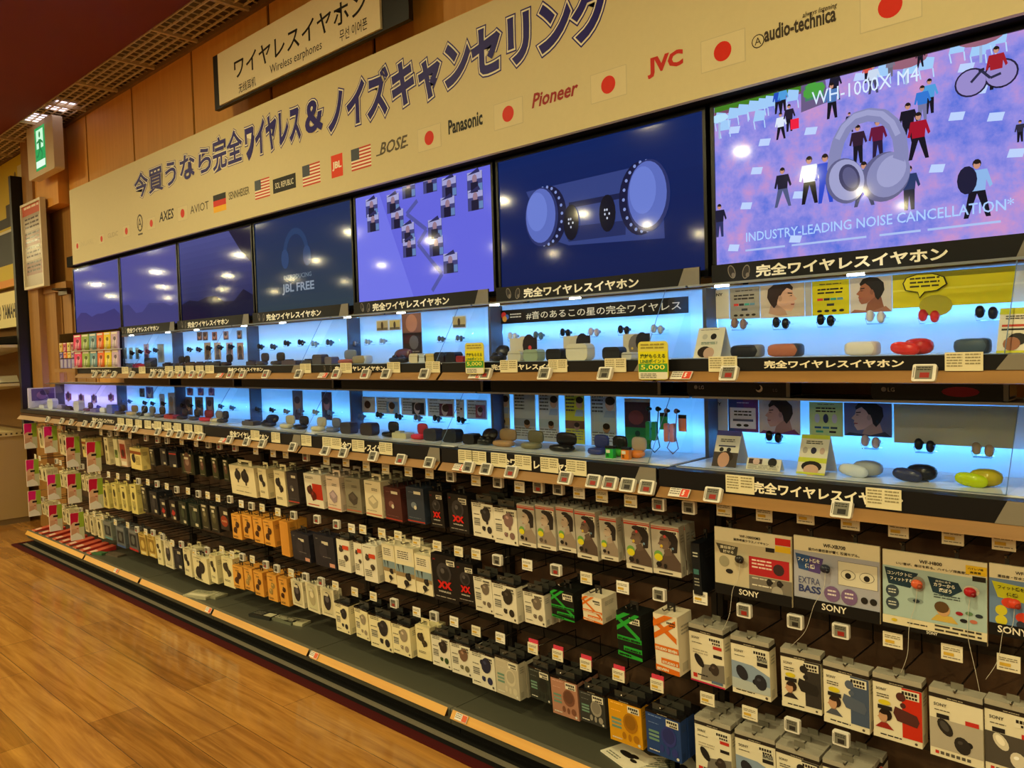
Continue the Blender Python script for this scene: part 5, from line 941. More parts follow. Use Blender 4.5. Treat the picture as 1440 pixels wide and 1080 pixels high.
# ------------------------------------------------------------------ things inside the showcases
def zone(n, tier): return f"in {'upper' if tier == 1 else 'lower'} showcase under {SCR[n]}"
CY = {1: 2.03, 2: 2.03}; CZ = {1: T1B, 2: T2B}
def span(px, py, wpx, Y): return at(px-wpx/2, py, Y).x, at(px+wpx/2, py, Y).x
def case(tier, px, wpx, kind, desc, c1, c2=None, hpx=None):
    Y = CY[tier]; z = CZ[tier]; py = 490 if tier == 1 else 600+(px-700)*.12
    a, b = span(px, py, wpx, Y); w_ = min(b-a, .12); x = (a+b)/2; n = bay_of(x); c2 = c2 or tuple(int(v*.7) for v in c1)
    o = empty('charging_case', (x, Y, z)); m = MB(); r = w_/2
    if kind == 'pill':
        m.sell((0, 0, .018), (r, .022, .0175), c1, 'satin', .55, .55, 20, 8); m.obj('body', o, local=True)
        m = MB(); m.sell((r*.62, .004, .018), (r*.42, .0222, .0177), c2, 'satin', .55, .55, 14, 8); m.obj('lid', o, local=True)
    elif kind == 'open':
        m.sell((0, 0, .0135), (r*.92, .026, .0135), c1, 'gloss', .7, .8, 18, 6, None, -90, 40)
        m.obj('body', o, local=True); q = MB()
        M_ = Matrix.Rotation(R(62), 3, 'X'); q.sell((0, .022, .036), (r*.92, .024, .010), c2, 'gloss', .7, .8, 18, 6, M_); q.obj('lid', o, local=True)
        for s_ in (-.4, .4): q = MB(); q.sell((r*s_, -.002, .024), (r*.25, .011, .010), tuple(int(v*.6)+8 for v in c1), 'gloss'); q.obj('earbud', o, local=True)
    elif kind == 'clam':       # case seen with its lid swung to the front
        m.sell((r*.25, .012, .020), (r*.75, .026, .0195), c2, 'gloss', .8, .8, 18, 8); m.obj('body', o, local=True)
        q = MB(); q.sell((-r*.25, -.016, .016), (r*.75, .014, .0155), c1, 'gloss', .8, .8, 18, 8, Matrix.Rotation(R(8), 3, 'Y')); q.obj('lid', o, local=True)
    elif kind == 'cube':
        h = w_*.62; m.rbox((-r, -.02, 0), (r, .02, h), min(r, h/2)*.66, c1, 'satin', 4); m.obj('body', o, local=True)
        q = MB(); q.rbox((-r*1.002, -.0203, h*.70), (r*1.002, .0203, h*.72), .001, c2, 'satin', 1); q.obj('lid_seam', o, local=True)
    elif kind == 'stand':      # upright open lid like a mirror
        m.sell((0, 0, .011), (r*.9, .024, .011), c1, 'gloss', .6, .7, 18, 6); m.obj('body', o, local=True)
        q = MB(); q.sell((r*.1, .018, .040), (r*.8, .008, .022), c2, 'gloss', .6, .8, 18, 8); q.obj('lid', o, local=True)
    elif kind == 'low':
        m.rbox((-r, -.022, 0), (r, .022, .022), .007, c1, 'satin', 3); m.obj('body', o, local=True); q = MB(); q.rbox((-r*.8, -.012, .022), (-r*.1, .012, .027), .002, c2, 'satin', 2); q.obj('earbud', o, local=True)
    reg(o, desc, 'charging case', zone(n, tier), x, f'charging cases in the showcases')
def pair(tier, px, py, desc, c, size=1., shape='oval'):
    Y = 2.165; p = at(px, py, Y); n = bay_of(p.x); s_ = .0125*size
    o = empty('earbud_stand', (p.x, Y, p.z)); m = MB(); zz = -.020*size
    m.tube([(-.022*size, .033, zz*.3), (-.022*size, -.006, zz*.3), (-.018*size, -.006, zz), (.018*size, -.006, zz), (.022*size, -.006, zz*.3), (.022*size, .033, zz*.3)], .0011, (170, 200, 220), 'glass', 5)
    m.box((-.019*size, -.006, zz), (.019*size, .033, zz+.0015), (200, 220, 230), 'glass'); m.obj('clear_bracket', o, local=True)
    for i, sx in enumerate((-1, 1)):
        q = MB(); zo = 0 if sx < 0 else -.004*size
        if shape == 'stem':
            q.sell((sx*.013*size, 0, zo+.004), (s_*.8, s_*.7, s_*.8), c, 'gloss'); q.tube([(sx*.013*size, -.004, zo), (sx*.015*size, -.006, zo-.022*size)], .0028*size, c, 'gloss', 6)
        else: q.sell((sx*.013*size, 0, zo), (s_*.8, s_*.7, s_*1.15), c, 'gloss', .9)
        q.sell((sx*.013*size+.004, .009, zo+.002), (s_*.45, s_*.6, s_*.45), tuple(min(255, int(v*.8)+20) for v in c), 'gloss'); q.obj('earbud', o, local=True)
    reg(o, desc, 'earbuds on stand', zone(n, tier), p.x, 'earbud pairs on clear stands in the showcases')
def card(tier, x0, y0, x1, y1, desc, fn, base=(214, 212, 206), Y=2.1945, name='info_card', lean=0, cat='card'):
    a, b, c = at(x0, y0, Y), at(x1, y0, Y), at(x0, y1, Y); w_, h = b.x-a.x, a.z-c.z; x = (a.x+b.x)/2; n = bay_of(x)
    zb_, zt_ = (T1B+.003, T1T-.004) if tier == 1 else (T2B+.003, T2T-.004)
    zt = min(a.z, zt_); h = min(h, zt-zb_)
    m = MB(); m.box((-w_/2, 0, -h), (w_/2, .0018, 0), base, 'print'); A = Art(m, w_, h, -.0003); fn(A)
    o = m.obj(name, local=True, loc=(x, Y, zt)); o.rotation_euler = (R(lean), 0, 0)
    reg(o, desc, cat, zone(n, tier), x); return o
def leaflet(tier, px, y0, y1, wpx, desc, fn, Y=2.0):      # folded leaflet standing on the case floor
    a, b = at(px-wpx/2, y1, Y), at(px+wpx/2, y1, Y); w_ = b.x-a.x; x = (a.x+b.x)/2; n = bay_of(x); z = CZ[tier]; h = (at(px, y0, Y+.04).z-z)
    m = MB(); dy = h*.42; S = math.hypot(h, dy); m.setframe((-w_/2, -.001, .0015), (w_, 0, 0), (0, dy, h), 'print')
    m.rect(0, 0, 1, 1, (222, 214, 196), 0)
    class B: pass
    A = Art(m, w_, S); m.setframe((-w_/2, -.0012, .0015), (w_, 0, 0), (0, dy, h))
    A.e = lambda a_, b_, ra, col, l=2, ry=None, rot=0: m.ell(a_, b_, ra, (ry or ra)*w_/S, col, l, n=14)
    A.t = lambda t, a_, b_, hh, col, l=3, wd=None, bold=.03, ang=0: m.text(t, a_, b_, hh, col, l, width=wd or .5, bold=bold, res=1)
    fn(A)
    m.setframe((-w_/2, 0, 0), (1, 0, 0), (0, 0, 1)); m.face([(w_/2, dy*2, .0015), (-w_/2, dy*2, .0015), (-w_/2, dy, h), (w_/2, dy, h)], (206, 206, 206), 'print')
    o = m.obj('folded_leaflet', local=True, loc=(x, Y, z)); reg(o, desc, 'leaflet', zone(n, tier), x)
# prints
def c_brand(t, bg=(206, 204, 198)):
    def f(A): A.r(0, 0, 1, 1, bg); A.t(t, .2, .78, .1, DK, wd=.55, bold=.04)
    return f
def c_info(bg, pair_c=DK, title=None):
    def f(A):
        A.r(0, 0, 1, 1, bg); A.b(.2, .88, .6, 1, .05, DK); A.b(.15, .72, .7, 2, .1, DK)
        for i, c in enumerate(((200, 50, 40), (40, 40, 44), (60, 150, 130), (90, 130, 150))): A.r(.14+.18*i, .42, .3+.18*i, .49, c, 2)
        A.r(.4, .26, .6, .33, (60, 60, 60), 2)
        for i in range(4): A.e(.2+.2*i, .12, .07, DK, 2, ry=.035)
    return f
def c_info2(bg, cs):
    def f(A):
        A.r(0, 0, 1, 1, bg); A.b(.25, .93, .5, 1, .04, DK); A.b(.2, .8, .6, 2, .09, DK)
        for i, c in enumerate(cs): A.e(.24+.26*i, .52, .08, c, 2, ry=.14)
        for i, c in enumerate(((40, 70, 120), (60, 110, 130), (50, 60, 70))): A.r(.16+.24*i, .22, .36+.24*i, .28, c, 2)
        A.r(.2, .1, .42, .16, (60, 150, 110), 2); A.r(.6, .1, .8, .16, DK, 2)
    return f
def c_face(bg, skin, hair, cloth, side=1, q=.3, x=.5, y=.58):      # head in profile looking to one side
    def f(A):
        k = A.k; X = lambda u: x+side*u*q; Yq = lambda v: y+v*q*k; sh = tuple(int(v*.86) for v in skin)
        A.r(0, 0, 1, 1, bg)
        A.p([(X(-.75), Yq(-.1)), (X(.25), Yq(-.9)), (X(.45), 0), (X(-1.15), 0)], sh, 1)
        A.p([(max(0, min(1, X(-2.4))), 0), (max(0, min(1, X(-1.2))), min(.16, .2)), (X(-.2), .04), (max(0, min(1, X(1.3))), .1), (max(0, min(1, X(1.9))), 0)], cloth, 2)
        P = [(-.55, .9), (.5, .85), (.82, .45), (.86, .2), (1.14, -.12), (.92, -.26), (.98, -.42), (.9, -.52), (.94, -.66), (.72, -.98), (.3, -.92), (-.35, -.45), (-.6, .1)]
        A.p([(X(u), Yq(v)) for u, v in P], skin, 3)
        Hh = [(-.9, -.35), (-1.12, .1), (-1.05, .7), (-.6, 1.12), (.05, 1.25), (.6, 1.1), (.86, .72), (.8, .52), (.4, .72), (.08, .45), (-.12, .12), (-.3, -.05), (-.38, -.45), (-.6, -.7)]
        A.p([(X(u), min(1, Yq(v))) for u, v in Hh], hair, 4)
        A.e(X(-.12), Yq(-.02), q*.15, sh, 5, ry=q*.22); A.p([(X(.45), Yq(.3)), (X(.8), Yq(.26)), (X(.8), Yq(.34)), (X(.45), Yq(.38))], hair, 5); A.p([(X(.52), Yq(.12)), (X(.78), Yq(.1)), (X(.76), Yq(.17))], (40, 30, 30), 5); A.p([(X(.66), Yq(-.45)), (X(.95), Yq(-.44)), (X(.92), Yq(-.54)), (X(.7), Yq(-.53))], (150, 76, 70), 5)
    return f
def c_plain(bg): return lambda A: A.r(0, 0, 1, 1, bg)
def c_photo(bg, a, b):
    def f(A): A.r(0, 0, 1, 1, bg); A.e(.5, .55, .3, a, 2, ry=.34); A.p([(.1, 0), (.9, 0), (.7, .35), (.3, .35)], b, 1); A.e(.48, .68, .28, b, 3, ry=.2)
    return f
def c_sheet(bg, top, face=True):
    def f(A):
        A.r(0, 0, 1, 1, bg); A.b(.06, .93, .45, 5, .07, (70, 74, 84)); 
        if face: A.p([(.5, .55), (.95, .55), (.95, .68), (.6, .68)], (150, 170, 206), 1); A.e(.76, .80, .17, (190, 152, 130), 3, ry=.2); A.e(.78, .87, .19, HAIR, 4, ry=.14)
        A.r(0, .3, 1, .46, top, 2); A.e(.62, .34, .14, (170, 130, 100), 4); A.e(.62, .38, .14, HAIR, 5, ry=.1); A.b(.06, .24, .86, 4, .05, (110, 110, 116), 3)
    return f
def c_spec(pic):
    def f(A): A.b(.1, .9, .3, 1, .08, DK); A.b(.5, .9, .4, 1, .06, DK); A.b(.08, .7, .4, 4, .15, (120, 124, 134)); A.r(.45, .08, .95, .74, pic, 1); A.e(.66, .42, .12, (196, 180, 176), 3, ry=.16); A.e(.7, .5, .13, (60, 40, 44), 4, ry=.1)
    return f
# --- right bay, upper
card(1, 992, 409, 1025, 450, 'plain cream card reading SONY', c_brand('SONY', (214, 206, 186))); REG.pop()
tag(bpy.data.objects['info_card'], 'plain cream brand card in the upper showcase under the crowd screen', 'card')
card(1, 1026, 404, 1068, 448, 'grey information card', c_info((150, 144, 132))); card(1, 1069, 399, 1131, 445, 'photo card of dark-haired head looking up', c_face((196, 180, 160), (210, 164, 138), (46, 30, 28), (200, 188, 168)))
card(1, 1132, 395, 1141, 443, 'blank grey strip card', c_plain((176, 174, 168))); card(1, 1142, 394, 1194, 442, 'yellow information card', c_info((204, 190, 20))); card(1, 1195, 389, 1254, 438, 'photo card of man with headset in profile', c_face((196, 186, 176), (150, 92, 66), (24, 20, 20), (150, 100, 78), -1))
def c_yel(A): A.r(0, 0, 1, 1, (198, 184, 22)); A.r(0, .48, 1, .54, (214, 202, 60), 2); A.r(0, .84, 1, 1, (150, 142, 30), 2); A.e(.34, .02, .13, (160, 150, 40), 3, ry=.09)
card(1, 1255, 384, 1446, 431, 'long plain yellow card', c_yel)
Y_ = 2.188; p = at(1300, 399, Y_); m = MB(); q = [(-.052, .004), (-.044, .018), (-.018, .026), (.02, .025), (.046, .014), (.052, -.004), (.03, -.019), (.0, -.021), (-.012, -.036), (-.016, -.021), (-.046, -.014)]
m.setframe((0, 0, 0), (1, 0, 0), (0, 0, 1)); m.poly(q, (30, 30, 24), 1); m.poly([(x*.94, z*.92) for x, z in q], (214, 200, 30), 2); m.bars(-.034, .012, .07, 3, .010, (60, 56, 24), 3); m.face([(x, .003, z) for x, z in q[::-1]], (30, 30, 24), 'print')
for i in range(len(q)): a, b = q[i], q[(i+1) % len(q)]; m.face([(a[0], 0, a[1]), (a[0], .003, a[1]), (b[0], .003, b[1]), (b[0], 0, b[1])], (30, 30, 24), 'print')
tag(m.obj('speech_bubble_sign', local=True, loc=(p.x, Y_, p.z)), 'yellow speech bubble cutout with black outline under the crowd screen', 'sign')
for px, py, d, c in ((1039, 454, 'tan oval earbuds on clear stand', (140, 110, 92)), (1098, 453, 'matt black earbuds on clear stand', (22, 22, 28)), (1161, 449, 'shiny black earbuds on clear stand', (14, 14, 18)), (1231, 444, 'white earbuds on clear stand', (216, 214, 210)), (1306, 443, 'red earbuds on clear stand', (206, 44, 34)), (1387, 438, 'navy oval earbuds on clear stand', (34, 36, 52))): pair(1, px, py, d, c, 1.05)
case(1, 1050, 42, 'pill', 'grey and black pill-shaped charging case', (28, 30, 40), (130, 130, 134)); case(1, 1104, 46, 'pill', 'copper pill-shaped charging case', (176, 104, 74), (52, 56, 70)); case(1, 1212, 46, 'pill', 'white oval charging case', (222, 216, 208), (206, 190, 182)); case(1, 1283, 56, 'clam', 'red open charging case', (216, 52, 40), (190, 40, 32)); case(1, 1367, 50, 'pill', 'slate blue charging case', (70, 86, 104), (52, 64, 84))
def l_gray(A): A.b(.1, .92, .7, 1, .03, DK); A.e(.3, .7, .1, (190, 186, 174), 2); A.e(.62, .7, .11, DK, 2); A.b(.2, .5, .6, 2, .05, (60, 110, 110)); A.e(.38, .2, .26, HAIR, 2, ry=.2); A.e(.55, .16, .2, (196, 160, 140), 3)
def l_yel(A): A.r(0, .86, 1, 1, (190, 190, 40)); A.b(.2, .8, .6, 2, .05, DK); A.r(.1, .58, .9, .63, (190, 60, 40)); A.r(.1, .5, .9, .54, DK); A.e(.62, .3, .3, (24, 20, 20), 2, ry=.24); A.e(.45, .2, .27, (150, 96, 70), 3, ry=.26); A.r(0, 0, 1, .05, (190, 190, 40), 3)
def l_pur(A): A.r(0, .86, 1, 1, (70, 66, 130)); A.b(.2, .74, .6, 2, .05, DK); A.r(.15, .55, .85, .59, (60, 60, 90)); A.e(.3, .47, .09, DK); A.e(.6, .47, .09, DK); A.r(0, 0, 1, .4, (70, 60, 56)); A.e(.52, .28, .3, HAIR, 2, ry=.22); A.e(.45, .19, .24, (200, 150, 124), 3, ry=.3)
def l_grn(A): A.r(0, .3, 1, .42, (196, 200, 60)); A.r(0, .9, 1, 1, (190, 196, 60)); A.b(.2, .82, .6, 2, .05, DK); A.e(.2, .6, .09, (180, 170, 160), ry=.12); A.e(.5, .6, .1, (40, 40, 70), ry=.12); A.e(.8, .6, .09, (200, 170, 160), ry=.12); A.e(.5, .2, .36, (30, 24, 24), 2, ry=.2); A.e(.5, .11, .27, (206, 164, 140), 3, ry=.2); A.r(0, 0, 1, .05, (196, 200, 60), 4)
leaflet(1, 994, 462, 500, 38, 'folded grey leaflet at the near end', l_gray, 1.99); leaflet(1, 1424, 434, 496, 46, 'folded yellow leaflet with dark head', l_yel, 1.99)
# --- right bay, lower
card(2, 990, 560, 1023, 604, 'blank white brand card', c_brand('SONY', (206, 204, 200)))
def c_pur(A): A.r(0, 0, .5, 1, (52, 72, 130)); A.r(.5, 0, 1, 1, (112, 60, 116)); A.p([(.2, 0), (.6, 0), (.5, 1), (.3, 1)], (76, 64, 130), 1); A.r(.06, .1, .92, .74, (214, 206, 210), 2); A.b(.2, .6, .6, 2, .1, DK, 3); A.r(.16, .32, .84, .39, (80, 76, 100), 3); A.e(.36, .2, .09, DK, 3, ry=.045); A.e(.6, .2, .09, DK, 3, ry=.045); A.b(.3, .88, .4, 1, .05, (220, 220, 230), 3)
card(2, 1024, 561, 1066, 606, 'blue and purple information card', c_pur); card(2, 1067, 562, 1125, 609, 'photo card of man resting his chin', c_face((196, 178, 166), (190, 136, 112), (40, 30, 30), (120, 60, 100), -1))
card(2, 1138, 565, 1185, 612, 'green and white earbud card', c_info2((196, 204, 120), ((196, 196, 200), (48, 50, 80), (206, 186, 180)))); card(2, 1187, 566, 1254, 612, 'photo card of boy with black fringe', c_face((92, 98, 136), (190, 150, 134), (18, 18, 26), (52, 56, 84), -1)); card(2, 1257, 568, 1446, 622, 'long plain beige card', c_plain((186, 178, 148)))
for px, py, d, c in ((1088, 613, 'black winged earbuds on clear stand', (16, 16, 22)), (1224, 620, 'pale pink earbuds on clear stand', (210, 186, 180)), (1300, 625, 'dark navy earbuds on clear stand', (36, 40, 58)), (1382, 631, 'gold earbuds on clear stand', (176, 148, 116))): pair(2, px, py, d, c, 1.05)
case(2, 1211, 56, 'clam', 'white open charging case', (206, 214, 226), (150, 156, 166)); case(2, 1287, 58, 'clam', 'navy open charging case', (52, 58, 92), (26, 30, 46)); case(2, 1377, 64, 'clam', 'lime yellow open charging case', (186, 206, 20), (178, 160, 30))
leaflet(2, 1018, 606, 660, 34, 'folded purple leaflet with face', l_pur, 1.99); leaflet(2, 1140, 612, 680, 40, 'folded green leaflet with face', l_grn, 1.985)
def l_small(A): A.r(.05, .5, .45, .92, (70, 50, 46)); A.e(.28, .7, .1, (214, 180, 170), 2); A.e(.75, .7, .13, DK, 2); A.b(.05, .4, .9, 4, .1, (150, 144, 130))
leaflet(2, 1073, 643, 667, 48, 'small white leaflet with two pictures', l_small, 1.985)
# --- second bay from the right, upper
def c_hash(A):
    A.r(0, 0, 1, 1, (14, 14, 22)); A.e(.03, .62, .016, (220, 60, 60), 2); A.e(.05, .5, .012, (70, 110, 200), 2); A.e(.035, .36, .014, (230, 160, 60), 2); A.b(.07, .62, .07, 2, .2, (200, 200, 206), 2); A.t('#音のあるこの星の完全ワイヤレス', .17, .22, .56, (232, 230, 224), 3, wd=.8, bold=.008)
card(1, 702, 437, 968, 456, 'black banner card with white hashtag lettering', c_hash, (14, 14, 22), 2.192)
for px, py, d, c in ((721, 472, 'white earbuds on clear stand', (206, 210, 216)), (757, 471, 'green-grey earbuds on clear stand', (90, 104, 96)), (795, 467, 'black earbuds on clear stand', (20, 22, 30)), (835, 466, 'pink-white earbuds on clear stand', (196, 184, 190)), (877, 463, 'dark earbuds on clear stand', (30, 32, 40)), (924, 462, 'pale grey earbuds on clear stand', (180, 190, 204))): pair(1, px, py, d, c, .95)
for x0, y0, d, a, b in ((717, 476, 'photo card of pale face with red dot', (206, 196, 178), (40, 30, 34)), (792, 473, 'photo card of face with small mouth', (200, 190, 170), (36, 34, 44)), (876, 470, 'photo card of head with coloured dots', (120, 112, 110), (36, 36, 44))): card(1, x0, y0, x0+38, y0+34, d, (lambda a, b: lambda A: (A.r(0, 0, 1, 1, (206, 198, 178)), A.r(.62, 0, 1, 1, b), A.e(.5, .5, .3, a, 2, ry=.36), A.e(.72, .66, .24, b, 3, ry=.3), A.e(.75, .55, .06, (214, 70, 70), 4), A.e(.35, .4, .04, (214, 180, 80), 4)))(a, b), Y=2.12)
for px, w_, k, d, c, c2 in ((700, 20, 'open', 'black open charging case', (24, 26, 32), (20, 20, 26)), (728, 18, 'cube', 'cream charging case', (206, 198, 178), None), (751, 20, 'cube', 'sage green charging case', (150, 166, 142), None), (783, 21, 'cube', 'black charging case', (26, 28, 34), None), (816, 30, 'cube', 'ivory charging case', (216, 208, 186), None), (864, 24, 'cube', 'dark charging case', (36, 38, 44), None), (886, 14, 'cube', 'pale charging case', (200, 196, 190), None)): case(1, px, w_, k, d, c, c2)
# tall yellow offer signs
def offer(px, py0, py1, wpx, desc):
    Y = 1.868; a, b = at(px-wpx/2, py1, Y), at(px+wpx/2, py1, Y); w_ = b.x-a.x; z0 = at(px, py1, Y).z; h = at(px, py0, Y).z-z0; x = (a.x+b.x)/2
    m = MB(); m.rbox((-w_/2, 0, 0), (w_/2, .002, h), w_*.12, (214, 206, 90), 'print', 4); A = Art(m, w_, h, -.0003); m.setframe((-w_/2, -.0003, 0), (w_, 0, 0), (0, 0, h))
    A.r = lambda a_, b_, c_, d_, col, l=1: m.rect(a_, b_, c_, d_, col, l); A.t = lambda t, a_, b_, hh, col, l=3, wd=None, bold=.03: m.text(t, a_, b_, hh, col, l, width=wd, bold=bold, res=2)
    A.r(.02, .42, .98, .74, (220, 214, 24)); A.r(.02, .2, .98, .42, (70, 150, 60)); A.t('絶対もらえる', .08, .56, .12, (66, 88, 30), 3, wd=.84); A.t('LINEポイント', .08, .43, .11, (40, 120, 60), 3, wd=.84); A.t('5,000', .1, .25, .14, (240, 236, 90), 3, wd=.8, bold=.01)
    m.bars(.1, .9, .8, 2, .08, (150, 140, 60), 2); A.r(.02, .02, .98, .2, (226, 222, 206)); m.bars(.08, .14, .55, 3, .045, (90, 90, 80), 2)
    tag(m.obj('offer_sign', local=True, loc=(x, Y, z0)), desc, 'sign', 'yellow point offer signs')
offer(919, 480, 534, 42, 'yellow and green point offer sign leaning on upper ledge under blue earbuds screen'); offer(668, 482, 526, 26, 'yellow and green point offer sign leaning on upper ledge under lilac screen')
# --- second bay from the right, lower
for i, (x0, x1, d, bg, tp, fc) in enumerate(((692, 716, 'tall sheet with man in blue jacket', (190, 190, 170), (196, 176, 120), True), (722, 752, 'tall sheet with tall bottle picture', (180, 188, 200), (150, 160, 180), False), (757, 785, 'tall sheet with pink figure', (190, 196, 206), (176, 190, 200), True), (794, 821, 'tall yellow-topped sheet', (196, 196, 60), (120, 84, 60), True), (830, 866, 'tall pale sheet with curly head', (176, 190, 206), (186, 196, 206), True))):
    card(2, x0, 552, x1, 640, d, c_sheet(bg, tp, fc))
def c_brazil(A): A.r(0, 0, 1, 1, (60, 34, 40)); A.r(0, 0, 1, .42, (34, 120, 52)); A.r(0, .93, 1, 1, (200, 190, 170), 2); A.e(.45, .62, .3, (112, 50, 40), 2, ry=.24); A.e(.5, .3, .1, (24, 60, 34), 2)
card(2, 878, 560, 914, 640, 'dark red and green poster', c_brazil)
for px, w_, k, d, c, c2 in ((683, 22, 'open', 'matt black open charging case', (22, 24, 28), (20, 20, 24)), (708, 30, 'stand', 'tan open charging case', (166, 128, 88), (158, 130, 96)), (747, 28, 'stand', 'olive open charging case', (122, 116, 88), (116, 110, 84)), (790, 36, 'stand', 'large black open charging case', (22, 22, 28), (18, 18, 24)), (840, 26, 'stand', 'navy open charging case', (50, 58, 120), (54, 64, 128)), (866, 26, 'stand', 'green and black open charging case', (70, 170, 50), (24, 26, 28)), (893, 26, 'stand', 'orange and ivory open charging case', (230, 120, 30), (196, 180, 160))): case(2, px, w_, k, d, c, c2)
def mini(px, desc, c, tx):
    Y = 1.985; p = at(px, 645, Y); m = MB(); m.box((-.014, -.008, 0), (.014, .008, .036), c, 'print'); m.box((-.0145, -.0085, .029), (.0145, .0085, .0365), (24, 24, 24), 'print'); m.setframe((-.014, -.0082, 0), (.028, 0, 0), (0, 0, .036)); m.rect(.1, .45, .6, .72, (226, 220, 200), 1); m.text('75', .14, .1, .26, (20, 40, 20), 2, width=.3, bold=.04)
    o = m.obj('tag_box', local=True, loc=(p.x, Y, T2B)); reg(o, desc, 'mini box', zone(6, 2), p.x)
mini(859, 'tiny green taped cube', (40, 170, 60), ''); mini(881, 'tiny orange taped cube', (226, 126, 34), '')
def wired(px, py, desc, c1, c2):
    Y = 2.13; p = at(px, py, Y); o = empty('wired_earphones', (p.x, Y, T2B)); z = p.z-T2B; m = MB()
    k = z/.155
    for s_, xx in ((-1, -.035), (1, .0)):
        m.tube([(xx, 0, z-.002), (xx-.004, .0, z*.72), (xx*.4-.006, 0, z*.42), (-.018+.02*s_, 0, z*.16), (-.018, 0, .004)], .0016, c1, 'gloss', 5)
    m.obj('cable', o, local=True)
    for xx in (-.035, .0): q = MB(); q.sell((xx, -.004, z), (.008, .008, .008), c1, 'gloss'); q.sell((xx+.008, -.006, z), (.006, .005, .005), (30, 30, 34), 'gloss'); q.obj('earbud', o, local=True)
    for xx in (-.036, -.014): q = MB(); q.rbox((xx-.007, -.01, z*.3), (xx+.007, .004, z*.72), .005, c2, 'satin', 3); q.obj('cable_wrap', o, local=True)
    q = MB(); q.box((.006, -.003, z*.55), (.032, .001, z*.9), c2, 'print'); q.box((.006, -.0035, z*.84), (.032, .0012, z*.92), (24, 24, 26), 'print'); q.obj('hang_card', o, local=True)
    tag(o, desc, 'earphones')
wired(926, 575, 'green wired earphones with hanging green card under the blue earbuds screen', (24, 44, 40), (40, 140, 64)); wired(952, 578, 'orange wired earphones with hanging orange card under the blue earbuds screen', (150, 110, 110), (222, 128, 90))
# --- lilac screen bay
for x0, y0, x1, y1, d, bg in ((529, 451, 546, 466, 'small sepia landscape card', (176, 160, 120)), (547, 450, 563, 465, 'small yellow figures card', (196, 176, 110)), (636, 445, 655, 462, 'small beige figure card', (186, 172, 130))): card(1, x0, y0, x1, y1, d, (lambda bg: lambda A: (A.r(.06, .08, .94, .92, bg), A.r(.06, .08, .94, .3, (110, 100, 80), 2), A.e(.5, .5, .1, (70, 56, 44), 3, ry=.2)))(bg))
card(1, 565, 442, 592, 520, 'tall brown poster with dark leather case picture', lambda A: (A.r(0, 0, 1, 1, (44, 34, 38)), A.p([(0, .6), (1, .6), (1, 1), (0, 1)], (120, 80, 66)), A.e(.5, .8, .3, (166, 112, 84), 2), A.r(.05, .38, .6, .56, (66, 30, 34), 3), A.e(.6, .4, .24, (96, 92, 100), 3), A.b(.1, .2, .8, 4, .05, (130, 120, 110))), Y=2.15)
for px, py, d, c in ((497, 482, 'clear earbuds on stand', (150, 150, 160)), (517, 480, 'empty looking clear earbud stand', (176, 200, 220)), (538, 479, 'silver earbuds on stand', (170, 190, 206)), (620, 476, 'thin black earbuds on stand', (90, 100, 116)), (646, 475, 'thin grey earbuds on stand', (100, 110, 124))): pair(1, px, py, d, c, .8)
for px, w_, k, d, c, c2 in ((487, 22, 'stand', 'copper open charging case', (160, 84, 72), (120, 130, 150)), (508, 20, 'pill', 'gold metal charging tube', (150, 134, 96), (196, 206, 216)), (561, 30, 'open', 'large black open charging case', (26, 26, 30), (84, 40, 34)), (587, 14, 'cube', 'ivory charging case', (214, 200, 168), None), (598, 12, 'cube', 'pale grey charging case', (196, 200, 206), None), (609, 14, 'cube', 'tan charging case', (206, 180, 110), None), (623, 16, 'cube', 'black charging case', (26, 28, 36), None), (637, 16, 'cube', 'navy charging case', (30, 32, 46), None), (651, 10, 'cube', 'red charging case', (150, 40, 44), None)): case(1, px, w_, k, d, c, c2)
for x0, x1, d, pic in ((494, 527, 'spec card with grey earbud drawings', (190, 196, 206)), (529, 561, 'spec card with blue hand drawing', (120, 160, 210)), (564, 598, 'spec card with black picture', (34, 34, 40)), (601, 638, 'spec card with pink-haired face', (90, 44, 70)), (641, 652, 'narrow spec card', (190, 196, 206)), (656, 684, 'spec card with red-lit face', (150, 70, 84))): card(2, x0, 557+(x0-494)*.03, x1, 579+(x0-494)*.06, d, c_spec(pic), (190, 200, 214))
for px, py, d, c in ((508, 585, 'grey earbuds on stand', (80, 90, 104)), (533, 583, 'black stacked earbuds on stand', (36, 42, 52)), (560, 585, 'dark earbuds on stand', (44, 50, 62)), (587, 587, 'silver earbuds on stand', (110, 124, 144)), (614, 588, 'black silver earbuds on stand', (50, 56, 70)), (648, 590, 'black winged earbuds on stand', (24, 28, 38))): pair(2, px, py, d, c, .9)
for px, w_, k, d, c, c2 in ((490, 15, 'cube', 'dark grey charging case', (60, 56, 62), None), (519, 17, 'cube', 'brown-black charging case', (54, 46, 50), None), (547, 18, 'stand', 'black open charging case', (24, 24, 30), (34, 40, 52)), (566, 20, 'low', 'ivory ridged charging case', (190, 184, 150), (176, 170, 140)), (588, 18, 'stand', 'red open charging case', (196, 40, 44), (180, 40, 48)), (609, 18, 'cube', 'charcoal charging case', (44, 46, 54), None), (636, 20, 'cube', 'black wide charging case', (30, 34, 42), None), (663, 16, 'cube', 'black square charging case', (24, 26, 32), None)): case(2, px, w_, k, d, c, c2)
